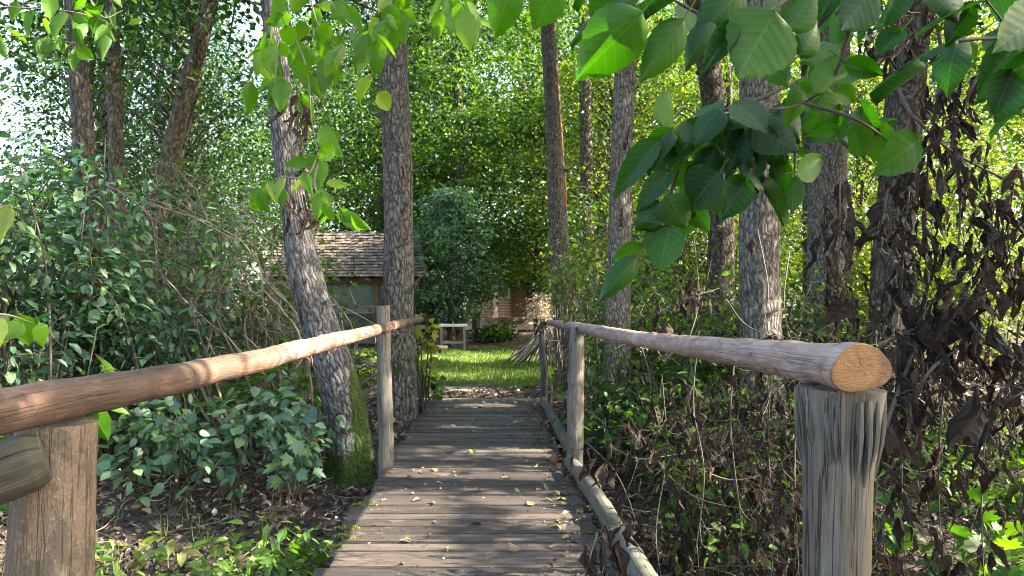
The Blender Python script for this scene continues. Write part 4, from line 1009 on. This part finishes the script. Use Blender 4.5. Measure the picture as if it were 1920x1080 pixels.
for a_, b_ in ((-6.04, -4.81), (-4.69, -3.26), (-3.14, -2.16)):
    bm = MB(); box(bm, ((a_ + b_) / 2, yf + .2, 1.36), (b_ - a_, .008, .74), (0, 0, 0)); bm.build("plastic_sheet", M['sheet'], shed)
    bm = MB(); box(bm, ((a_ + b_) / 2, yf + .2, .52), (b_ - a_, .008, .7), (0, 0, 0)); bm.build("plastic_sheet", M['sheet'], shed)
    bm = MB(); box(bm, ((a_ + b_) / 2, yf + .1, .92), (b_ - a_, .06, .13), (0, 0, 0), R.uniform(.3, .7)); bm.build("rail", M['grey_board'], shed)
    bm = MB(); box(bm, ((a_ + b_) / 2, yf + .1, .12), (b_ - a_, .06, .16), (0, 0, 0), R.uniform(.3, .7)); bm.build("rail", M['grey_board'], shed)
    for s in (1, -1):
        bm = MB(); box(bm, ((a_ + b_) / 2, yf + .12 + s * .03, .52), (math.hypot(b_ - a_, .66) - .1, .025, .07), (0, s * math.atan2(.62, b_ - a_), 0)); bm.build("cross_brace", M['brown_beam'], shed)
bm = MB(); box(bm, (-2.28, yf + .06, 1.5), (.55, .05, .07), (0, -.9, 0)); bm.build("corner_brace", M['grey_board'], shed)
bm = MB(); box(bm, (-4.1, yb - .2, .9), (4.2, .03, 1.7), (0, 0, 0), .4); bm.build("rear_wall", M['grey_board'], shed)

house = thing("brick_house", "sunlit orange brick house glimpsed under the trees beyond the lawn", "house", (2.0, 33, 0))
def plain_box(name, c, s, m, parent):
    b = MB(); x, y, z = [q / 2 for q in s]; c = np.array(c, float)
    v = np.array([(-x, -y, -z), (x, -y, -z), (x, y, -z), (-x, y, -z), (-x, -y, z), (x, -y, z), (x, y, z), (-x, y, z)])
    w_ = v + c
    b.add(w_, [np.array([(0, 1, 5, 4), (1, 2, 6, 5), (2, 3, 7, 6), (3, 0, 4, 7), (4, 5, 6, 7), (3, 2, 1, 0)])], .5, np.stack([w_[:, 0] + w_[:, 1], w_[:, 2], w_[:, 1]], -1))
    return b.build(name, m, parent)
plain_box("wall", (2.2, 34, 1.25), (6.4, 2, 2.5), M['brick'], house)
for x in (.35, 2.05):
    wn = plain_box("window", (x, 32.99, 1.7), (.7, .06, .9), M['plaster'], house); plain_box("pane", (x, 32.95, 1.7), (.56, .03, .76), M['sheet'], wn)
plain_box("plinth", (2.2, 32.9, .2), (6.6, .24, .45), M['plaster'], house)
plain_box("door", (1.2, 32.97, 1.05), (.85, .08, 1.95), M['brown_beam'], house)
b = MB(); b.add([(-1.3, 32.5, 2.45), (5.7, 32.5, 2.45), (5.7, 34, 3.7), (-1.3, 34, 3.7), (-1.3, 35.5, 2.45), (5.7, 35.5, 2.45)], [np.array([(0, 1, 2, 3), (4, 3, 2, 5)]), np.array([(1, 5, 2), (0, 3, 4)])]); b.build("roof", M['rooftile'], house)
plain_box("porch_floor", (.9, 32.2, .42), (2.4, 1.2, .12), M['brown_beam'], house)
for x in (0.1, 1.75):
    plain_box("porch_pillar", (x, 31.75, .9), (.2, .2, 1.85), M['plaster'], house)

def table(loc, w, dpt, h, label):
    t = thing("garden_table", label, "table", loc); L = np.array(loc)
    b = MB(); box(b, L + (0, 0, h), (w, dpt, .05), (0, 0, 0)); b.build("tabletop", M['white'], t)
    for sx in (-1, 1):
        for sy in (-1, 1):
            b = MB(); box(b, L + (sx * w * .4, sy * dpt * .38, h / 2 - .02), (h, .05, .05), (0, math.pi / 2, 0)); b.build("leg", M['grey_board'], t)
    for sy in (-1, 1):
        b = MB(); box(b, L + (0, sy * dpt * .38, .22), (w * .74, .03, .05), (0, 0, 0)); b.build("stretcher", M['grey_board'], t)
table((-1.02, 20.6, -.06), .72, .6, .66, "small white-topped garden table under the bushy tree")
bn = thing("plank_bench", "grey plank bench resting on a dark stump beside the lawn", "bench", (-1.62, 19.3, -.05))
b = MB(); box(b, (-1.62, 19.3, .12), (1.05, .3, .06), (0, 0, 0)); b.build("seat", M['grey_board'], bn)
for x in (-1.95, -1.4):
    b = MB(); tube(b, [(x, 19.3, -.1), (x, 19.3, .09)], [.17, .16], 14, n=4, rough=.1, seed=x); b.build("stump_leg", M['bark_dark'], bn)
b = MB(); tube(b, [(-4.4, 15.6, .03), (-3.2, 15.4, .05), (-2.2, 15.3, .03)], [.1, .1, .09], 12, n=16, rough=.12, seed=2.); tag(b.build("fallen_log", M['bark_dark'], origin=(-3.2, 15.4, 0)), "dark fallen log lying across the grass in front of the shed", "log")
tr = thing("cut_branch_pile", "heap of pale cut sticks leaning together at the lawn's edge by the dark crooked post", "branch pile", (1.0, 16.6, -.05))
b = MB(); R = rng(125)
for q in range(70):
    a = R.uniform(-2.6, .6) if q % 3 else R.uniform(0, 6.28); r_ = R.uniform(.3, 1.15)
    f0 = np.array([1.15 + math.cos(a + 3.14 if a > 1 else a) * -r_ * .9, 16.6 + R.normal(0, .35), -.03]); f1 = np.array([1.15 + R.normal(0, .14), 16.7 + R.normal(0, .12), R.uniform(.55, .85)])
    tube(b, [f0, (f0 + f1) / 2 + R.normal(0, .03, 3), f1], [.016, .013, .007], 5, n=5, cap=False, tint=R.uniform(.2, 1))
b.build("sticks", M['cane'], tr)
dr_ = thing("dried_flower_bunch", "sunlit straw-pale dried bunch on top of the dark crooked post", "dried plant", (.66, 10.2, 1.05))
b = MB(); R = rng(126); cen = P(1006, 580, 10.2) + R.normal(0, 1, (22, 3)) * (.06, .05, .075)
leaf_clumps(b, R, cen, .05, 20, .055, KITE, (.2, 1), 1., .2, holes=False); b.build("foliage", M['leaf_straw'], dr_)
b = MB()
for c in cen[::3]:
    tube(b, [(.655, 10.2, 1.0), (np.array([.655, 10.2, 1.0]) + c) / 2 + (0, 0, .03), c], [.004, .003, .002], 4, n=4, cap=False)
b.build("stalks", M['cane'], dr_)

# ------------------------------------------------------------------ leafy branches hanging close by
def stemset(mb, stems, d, r0=.006, jitter=.0):
    for s in stems:
        dd = s[1] if isinstance(s[1], (int, float)) else None
        pts = s[0] if dd else s
        tube(mb, [P(a, b, (dd or d) + .05 * math.sin(a * .03)) for a, b in pts], [r0, r0 * .8, r0 * .35], 6, n=8 * len(pts), cap=False, rough=.15, seed=pts[0][0] * .01)

def leaf_at(mb, R, bx, by, tx, ty, w_, d, tint, face, tm=None):
    "one leaf from its stalk to its tip; face = how its upper side is turned: u up, c towards the walker, a away"
    p0 = P(bx, by, d); p1 = P(tx, ty, d + R.uniform(-.08, .08) * d * .4)
    L = np.linalg.norm(p1 - p0)
    nrm = {'u': (R.normal(0, .2), -.35, 1.), 'c': (R.normal(0, .25), -1, .5), 'a': (R.normal(0, .25), -1., -.25)}[face]
    if face == 'a' and d < 2:
        tint = min(1, tint + .12)
    tm = tm or BIGS[R.integers(len(BIGS))]
    wpx = w_ / F * d; ws = wpx / (L * .60)
    if face == 'u':
        ws *= 1.3
    put(mb, tm, [p0], [p1 - p0], [nrm], [L], [tint], ws, smooth=True)
    tube(mb, [p0 - nz(p1 - p0) * .025 + (0, 0, .008), p0 + nz(p1 - p0) * .01], [.0013, .001], 4, n=3, cap=False, tint=.9)

# near spray across the top
br = thing("leafy_branch", "near spray of broad toothed leaves hanging across the sky above the handrail end", "branch", P(1500, -80, 1.25))
s, f_ = MB(), MB(); R = rng(140)
stemset(s, [([(1700, -160), (1560, 20), (1500, 75), (1440, 130), (1395, 165)], 1.3), ([(1620, -120), (1592, 50), (1560, 150), (1500, 195), (1445, 205)], 1.35), ([(1560, -60), (1450, 15), (1380, 55), (1300, 20), (1240, -10), (1130, -40)], 1.2), ([(1990, 60), (1880, 70), (1790, 80), (1740, 120)], 1.3), ([(1500, 190), (1600, 222), (1665, 262)], 1.4), ([(1960, 150), (1910, 80), (1850, 0)], 1.2)], 1.3, .004)
for q in [(1050, -40, 1005, 55, 75, 1.2, .8, 'a'), (965, -30, 922, 58, 60, 1.25, .8, 'a'), (1208, 22, 1078, 150, 105, 1.05, .7, 'a'), (1285, 35, 1200, 150, 62, 1.1, .6, 'a'), (1225, -8, 1060, 38, 60, 1.15, .4, 'u'), (1320, -25, 1195, 30, 75, 1.1, .15, 'u'),
          (1378, 55, 1308, 145, 50, 1.15, .1, 'c'), (1455, 20, 1378, 150, 118, 1.12, .6, 'a'), (1478, 55, 1535, -25, 62, 1.2, .5, 'a'), (1500, 105, 1550, 38, 50, 1.25, .4, 'a'), (1855, 0, 1712, 48, 75, 1.2, .3, 'u'), (1905, 80, 1822, 195, 85, 1.2, .3, 'c'), (1935, 95, 1868, 200, 70, 1.1, .4, 'c'),
          (1930, 180, 1838, 222, 70, 1.15, .05, 'u'), (1740, 128, 1636, 190, 66, 1.25, .3, 'u'), (1795, 72, 1680, 120, 58, 1.25, .3, 'u'), (1578, 112, 1650, 142, 46, 1.3, .5, 'a'), (1722, 262, 1652, 325, 78, 1.35, .6, 'a'), (1592, 248, 1662, 268, 66, 1.4, .6, 'a'), (1572, 244, 1510, 256, 36, 1.4, .6, 'a'), (1490, 326, 1556, 292, 50, 1.4, .8, 'a'),
          (1524, 172, 1574, 102, 38, 1.35, .7, 'a'), (1640, -20, 1570, 60, 70, 1.3, .3, 'c'), (1400, -30, 1330, 45, 70, 1.2, .35, 'a'), (1690, -30, 1640, 55, 55, 1.35, .3, 'a'), (1870, 40, 1920, -10, 60, 1.3, .2, 'c'), (1800, 110, 1750, 150, 40, 1.5, .2, 'u'), (1950, 20, 1880, 90, 80, 1.1, .3, 'a'), (1120, -30, 1080, 20, 50, 1.3, .5, 'u'), (1530, 60, 1480, 20, 45, 1.4, .4, 'u'), (1600, 130, 1545, 155, 40, 1.45, .6, 'a'), (1480, -40, 1440, 45, 70, 1.25, .5, 'a'), (1150, -40, 1110, 60, 75, 1.2, .6, 'a'), (1580, -40, 1530, 40, 60, 1.3, .3, 'c'), (1340, 30, 1290, 90, 46, 1.2, .4, 'a'), (1760, -40, 1800, 40, 70, 1.2, .2, 'c'), (1690, 60, 1640, 100, 46, 1.35, .3, 'u'), (1900, 130, 1860, 230, 84, 1.1, .1, 'c'), (1820, 20, 1770, 90, 60, 1.25, .15, 'c'), (1560, 170, 1610, 190, 40, 1.4, .7, 'a'), (1440, 110, 1475, 160, 44, 1.35, .6, 'a')]:
    leaf_at(f_, R, *q)
for q in range(34):
    st_ = [[(1700, -60), (1560, 20), (1500, 75), (1440, 130)], [(1620, -20), (1592, 50), (1560, 150), (1500, 195)], [(1500, 190), (1600, 222), (1665, 262)], [(1960, 40), (1880, 70), (1790, 80)], [(1380, 55), (1300, 20), (1240, -10)]][R.integers(5)]
    k_ = R.integers(len(st_) - 1); t_ = R.uniform(); bx, by = [st_[k_][c_] * (1 - t_) + st_[k_ + 1][c_] * t_ + R.normal(0, 12) for c_ in (0, 1)]
    a_ = R.normal(1.7, .9); l_ = R.uniform(48, 84); leaf_at(f_, R, bx, by, bx + math.cos(a_) * l_, by + math.sin(a_) * l_, l_ * R.uniform(.4, .7), R.uniform(1.35, 1.7), R.uniform(.2, .8), R.choice(['a', 'a', 'c', 'u']))
s.build("twigs", M['twig'], br); f_.build("foliage", M['leaf_big'], br)
# the dense hanging spray
br = thing("leafy_branch", "dense drooping spray of dark and bluish leaves above the thick pinkish handrail", "branch", P(1440, 200, 1.75))
s, f_ = MB(), MB(); R = rng(141)
stemset(s, [[(1600, 20), (1530, 130), (1440, 178), (1370, 212), (1300, 246), (1238, 266)], [(1440, 180), (1330, 222), (1280, 300), (1255, 370), (1245, 430), (1205, 465)], [(1590, 60), (1500, 200), (1470, 260), (1400, 320), (1340, 380)], [(1500, 200), (1492, 270), (1490, 340)], [(1420, 190), (1380, 240), (1340, 300), (1290, 395)]], 1.75, .0045)
for q in [(1240, 262, 1142, 362, 52, 1.7, .45, 'c'), (1270, 250, 1198, 318, 78, 1.75, .7, 'a'), (1243, 238, 1250, 172, 40, 1.8, .8, 'a'), (1262, 240, 1200, 290, 36, 1.72, .3, 'u'), (1350, 200, 1296, 268, 46, 1.7, .3, 'u'), (1350, 322, 1285, 392, 84, 1.65, .05, 'c'), (1258, 322, 1192, 388, 42, 1.7, .35, 'c'), (1243, 380, 1190, 428, 44, 1.7, .35, 'c'),
          (1252, 366, 1288, 430, 64, 1.68, .5, 'c'), (1258, 425, 1232, 500, 80, 1.7, .5, 'c'), (1288, 392, 1328, 438, 52, 1.78, .9, 'a'), (1208, 460, 1148, 492, 36, 1.7, .7, 'a'), (1200, 478, 1138, 545, 40, 1.68, .45, 'c'), (1398, 340, 1348, 415, 66, 1.65, .2, 'c'), (1378, 192, 1444, 240, 60, 1.65, .3, 'u'), (1408, 232, 1492, 290, 74, 1.66, .2, 'c'),
          (1388, 302, 1448, 335, 52, 1.68, .1, 'u'), (1424, 350, 1474, 418, 28, 1.7, .6, 'u'), (1494, 330, 1482, 402, 32, 1.72, .5, 'c'), (1448, 296, 1492, 385, 56, 1.72, .25, 'c'), (1320, 240, 1270, 300, 50, 1.78, .3, 'u'), (1300, 250, 1330, 330, 46, 1.8, .6, 'a'), (1370, 220, 1330, 290, 56, 1.72, .15, 'c'), (1420, 200, 1380, 270, 56, 1.75, .25, 'c'), (1460, 230, 1430, 300, 55, 1.75, .2, 'c'),
          (1345, 270, 1310, 340, 50, 1.74, .15, 'c'), (1470, 270, 1530, 300, 40, 1.7, .2, 'u'), (1330, 300, 1300, 360, 46, 1.76, .5, 'a'), (1290, 300, 1260, 350, 40, 1.76, .7, 'a'), (1276, 340, 1318, 400, 48, 1.8, .7, 'a'), (1400, 210, 1440, 180, 48, 1.78, .3, 'u'), (1310, 225, 1360, 195, 40, 1.8, .5, 'u'), (1500, 180, 1475, 250, 54, 1.75, .3, 'c'), (1520, 160, 1560, 215, 46, 1.78, .5, 'a'), (1465, 200, 1515, 255, 56, 1.7, .15, 'c'), (1395, 250, 1365, 320, 56, 1.7, .1, 'c'), (1440, 240, 1415, 310, 54, 1.68, .1, 'c'), (1360, 240, 1400, 300, 52, 1.7, .1, 'c'), (1330, 340, 1350, 400, 44, 1.75, .6, 'a'), (1470, 300, 1455, 370, 46, 1.72, .4, 'a'), (1420, 320, 1390, 380, 48, 1.72, .15, 'c'), (1540, 120, 1510, 190, 50, 1.75, .5, 'a'), (1290, 270, 1250, 310, 44, 1.74, .4, 'u'), (1380, 280, 1340, 330, 50, 1.7, .1, 'u'), (1480, 200, 1450, 250, 48, 1.8, .3, 'c'), (1425, 290, 1405, 345, 36, 1.7, .1, 'c'), (1440, 280, 1470, 330, 46, 1.75, .2, 'c'), (1500, 240, 1540, 215, 36, 1.75, .6, 'a'), (1240, 440, 1190, 425, 30, 1.72, .4, 'u'), (1300, 395, 1275, 450, 40, 1.76, .8, 'a')]:
    leaf_at(f_, R, *q)
s.build("twigs", M['twig'], br); f_.build("foliage", M['leaf_big'], br)

def hanging(name, label, stems, d, nleaf, lpx, seed, tint=(.45, 1), dead=0, r0=.004, spread=22, mset=MIDS, box_=None):
    "a hanging branch: leaves along stems given in photo pixels at d metres"
    br = thing(name, label, "branch", P(stems[0][0][0], stems[0][0][1], d)); R = rng(seed)
    s, f_, dd = MB(), MB(), MB()
    stemset(s, stems, d, r0)
    for q in range(nleaf):
        st_ = stems[R.integers(len(stems))]; u_ = R.uniform(.05, 1) * (len(st_) - 1); i_ = min(int(u_), len(st_) - 2); t_ = u_ - i_
        bx = st_[i_][0] * (1 - t_) + st_[i_ + 1][0] * t_ + R.normal(0, spread); by = st_[i_][1] * (1 - t_) + st_[i_ + 1][1] * t_ + R.normal(0, spread * .6)
        a = R.normal(1.75, .75); l = lpx * R.uniform(.65, 1.25)
        leaf_at(f_, R, bx, by, bx + math.cos(a) * l, by + math.sin(a) * l, l * R.uniform(.42, .7), d * R.uniform(.94, 1.08), R.uniform(*tint), R.choice(['a', 'a', 'c', 'u']), mset[R.integers(len(mset))])
    if dead:
        px, py, sx, sy, nd = dead
        pos = P(px, py, d) + R.normal(0, 1, (nd, 3)) * (sx / F * d, .05, sy / F * d)
        for q in range(nd):
            put(dd, DEADS[q % 8], pos[q:q + 1], R.normal(0, .35, (1, 3)) + (0, 0, -1), R.normal(0, 1, (1, 3)), R.uniform(.06, .11), R.uniform(.5, 1))
        dd.build("withered_leaves", M['leaf_dead'], br)
    s.build("twigs", M['cane'], br); f_.build("foliage", M['leaf_lit'], br)
hanging("leafy_branch", "drooping twig of bright leaves with a withered bunch against the leaning trunk", [[(520, -120), (545, 40), (575, 130), (585, 230), (600, 300)], [(600, -100), (620, 0), (660, 50), (700, 80)], [(545, 40), (520, 110), (515, 200)], [(580, -80), (590, 30), (640, 110), (668, 160)]], 3.0, 60, 50, 142, dead=(560, 215, 16, 24, 16))
hanging("leafy_branch", "lower sprig of bluish and lime leaves crossing the leaning trunk", [[(600, 280), (575, 330), (520, 335), (480, 375)], [(600, 290), (590, 350), (620, 385), (640, 400)]], 3.0, 24, 46, 143, dead=(560, 400, 22, 18, 12), spread=10)
hanging("leafy_branch", "bright narrow-leaved twigs dangling in front of the stout straight trunk", [[(760, -100), (740, -20), (725, 60)], [(860, -100), (835, -20), (825, 70)], [(820, -60), (860, 0), (880, 40)]], 3.0, 36, 54, 144, spread=14)
hanging("leafy_branch", "small leafy sprig entering over the bluish shrub beside the tan post", [[(-60, 380), (0, 385), (40, 392)], [(-60, 590), (10, 590), (60, 605)]], 2.4, 14, 60, 145, spread=10)
hanging("leafy_branch", "bluish leafy twigs crossing the bright sky gap above the tall shrub", [[(-60, 60), (60, 70), (170, 85)], [(-60, 10), (120, 20), (200, 40)], [(150, -40), (190, 30), (230, 20)]], 4.5, 44, 36, 146, (.1, .7), spread=22)

# ------------------------------------------------------------------ dead, shrivelled leaves still hanging
def dead_vine(label, stems, d, n, lpx, seed, group=None, r0=.004, spread=14, tint=(.05, .8), drop=.25, name="withered_branch"):
    br = thing(name, label, "dead branch", P(stems[0][0][0], stems[0][0][1], d), group); R = rng(seed)
    s, f_ = MB(), MB()
    for st_ in stems:
        ph = R.uniform(0, 6)
        C = [P(a, b, d + .12 * math.sin(q * 1.7 + ph)) for q, (a, b) in enumerate(st_)]
        tube(s, C, [r0, r0 * .8, r0 * .4], 6, n=7 * len(st_), cap=False, rough=.2, seed=R.uniform(0, 9))
        m = int(n / len(stems)); C2 = catmull(C, 60)
        for q in range(m):
            k_ = R.integers(3, 60); p = C2[k_] + R.normal(0, 1, 3) * (spread / F * d, .06, spread * .8 / F * d); l = lpx / F * d * R.uniform(.55, 1.35)
            if open_to_sun(p[None], .05)[0]:
                continue
            tube(s, [C2[max(0, k_ - 2)], (C2[k_] + p) / 2 + R.normal(0, .008, 3), p], [.0018, .0014, .001], 3, n=4, cap=False, tint=R.uniform(0, 1))
            put(f_, DEADS[R.integers(16)], [p], [R.normal(0, drop, 3) + (0, 0, -1)], [R.normal(0, 1, 3)], [l], [np.clip(R.uniform(*tint), 0, 1)], R.uniform(.7, 1.5))
    s.build("twigs", M['twig'], br); f_.build("withered_leaves", M['leaf_dead'], br)
    return br
dead_vine("broken branch arching to the ground hung with black shrivelled leaves", [[(1610, -60), (1650, 40), (1690, 180), (1730, 235), (1795, 290), (1920, 352), (2000, 380)], [(1900, 40), (1830, 150), (1790, 250), (1770, 340)], [(1700, -40), (1680, 60), (1660, 110)], [(1760, 60), (1770, 140), (1750, 190)]], 2.7, 135, 48, 150, r0=.007, spread=26)
dead_vine("thick black curtain of shrivelled leaves hanging beside the sawn handrail end", [[(1690, 250), (1660, 380), (1640, 520), (1650, 640)], [(1740, 280), (1735, 400), (1720, 520), (1690, 700)], [(1790, 290), (1800, 400), (1790, 520), (1770, 600)], [(1850, 320), (1860, 420), (1840, 540)], [(1720, 260), (1700, 400), (1690, 560)], [(1900, 340), (1890, 450), (1910, 560)]], 2.9, 270, 46, 151, r0=.004, spread=24)
dead_vine("single strip of withered leaves hanging on the brown-grey trunk", [[(1575, 330), (1575, 420), (1572, 500), (1570, 560)]], 2.8, 26, 60, 152, spread=9)
dead_vine("bare dark bough with dangling dead leaves behind the split-topped post", [[(1640, 650), (1720, 615), (1800, 575), (1880, 530)], [(1660, 800), (1690, 720), (1730, 620), (1750, 560)], [(1760, 640), (1800, 590), (1850, 640), (1960, 710)], [(1700, 790), (1740, 700), (1800, 650)]], 2.8, 120, 55, 153, r0=.008, spread=14)
dead_vine("single large crumpled dead leaf hanging in the air past the split-topped post", [[(1990, 700), (1900, 745), (1862, 765)]], 1.5, 5, 95, 154, r0=.0025, spread=9, tint=(.2, .6))
dead_vine("dry stems with withered leaves crowding behind the split-topped post", [[(1640, 600), (1650, 800), (1640, 1000), (1660, 1150)], [(1700, 620), (1690, 820), (1700, 1150)], [(1770, 700), (1760, 900), (1770, 1150)], [(1850, 760), (1840, 960), (1850, 1150)], [(1910, 600), (1900, 760), (1920, 1000)]], 3.3, 200, 48, 155, spread=28)
dead_vine("withered leafy stems between the kerb log and the split-topped post", [[(1310, 620), (1300, 760), (1320, 900), (1290, 1120)], [(1380, 640), (1370, 800), (1390, 1000), (1380, 1150)], [(1450, 660), (1440, 820), (1450, 1000), (1440, 1150)], [(1500, 690), (1490, 850), (1500, 1140)], [(1240, 700), (1250, 850), (1230, 1000), (1250, 1140)]], 3.7, 250, 36, 156, spread=26)
dead_vine("dead leaves dangling over the thick pinkish handrail in front of the lichened trunk", [[(1300, 440), (1310, 560), (1290, 640), (1270, 690)], [(1420, 430), (1440, 540), (1430, 620)], [(1360, 560), (1400, 610), (1470, 640)], [(1230, 590), (1290, 560), (1350, 540)], [(1480, 470), (1470, 560), (1480, 640)]], 3.9, 95, 40, 157, spread=18)
dead_vine("dark curled dead leaves bunched against the near kerb log", [[(1240, 990), (1165, 985), (1120, 1010)], [(1160, 985), (1140, 1030), (1128, 1080)], [(1120, 1000), (1105, 1050), (1100, 1090)]], 3.35, 22, 52, 158, spread=14, tint=(.1, .7))
dead_vine("thin dry briars trailing over the bank beside the kerb log", [[(1100, 830), (1150, 880), (1180, 940), (1200, 1010)], [(1180, 780), (1230, 860), (1300, 930), (1420, 960)], [(1290, 870), (1380, 900), (1500, 870), (1600, 860)], [(1150, 840), (1200, 860), (1280, 850)], [(1400, 1060), (1480, 950), (1560, 900)]], 4.6, 70, 40, 159, spread=20, tint=(.2, .9))
dead_vine("heap of withered stems on the bank under the lichened trunk", [[(1300, 800), (1350, 870), (1420, 900), (1500, 940)], [(1380, 780), (1420, 860), (1440, 960), (1480, 1060)], [(1600, 800), (1560, 900), (1600, 1000)], [(1240, 900), (1330, 960), (1420, 1010)]], 5.2, 240, 32, 160, spread=48, tint=(0, .8), drop=.5)
dead_vine("bent brown stems with curled leaves hanging below the middle of the pinkish handrail", [[(1200, 640), (1220, 720), (1210, 820), (1230, 900)], [(1290, 650), (1310, 760), (1340, 840)], [(1400, 690), (1370, 790), (1350, 900)], [(1480, 720), (1450, 830), (1470, 930)]], 5.8, 170, 30, 161, spread=34, tint=(0, .8), drop=.4)
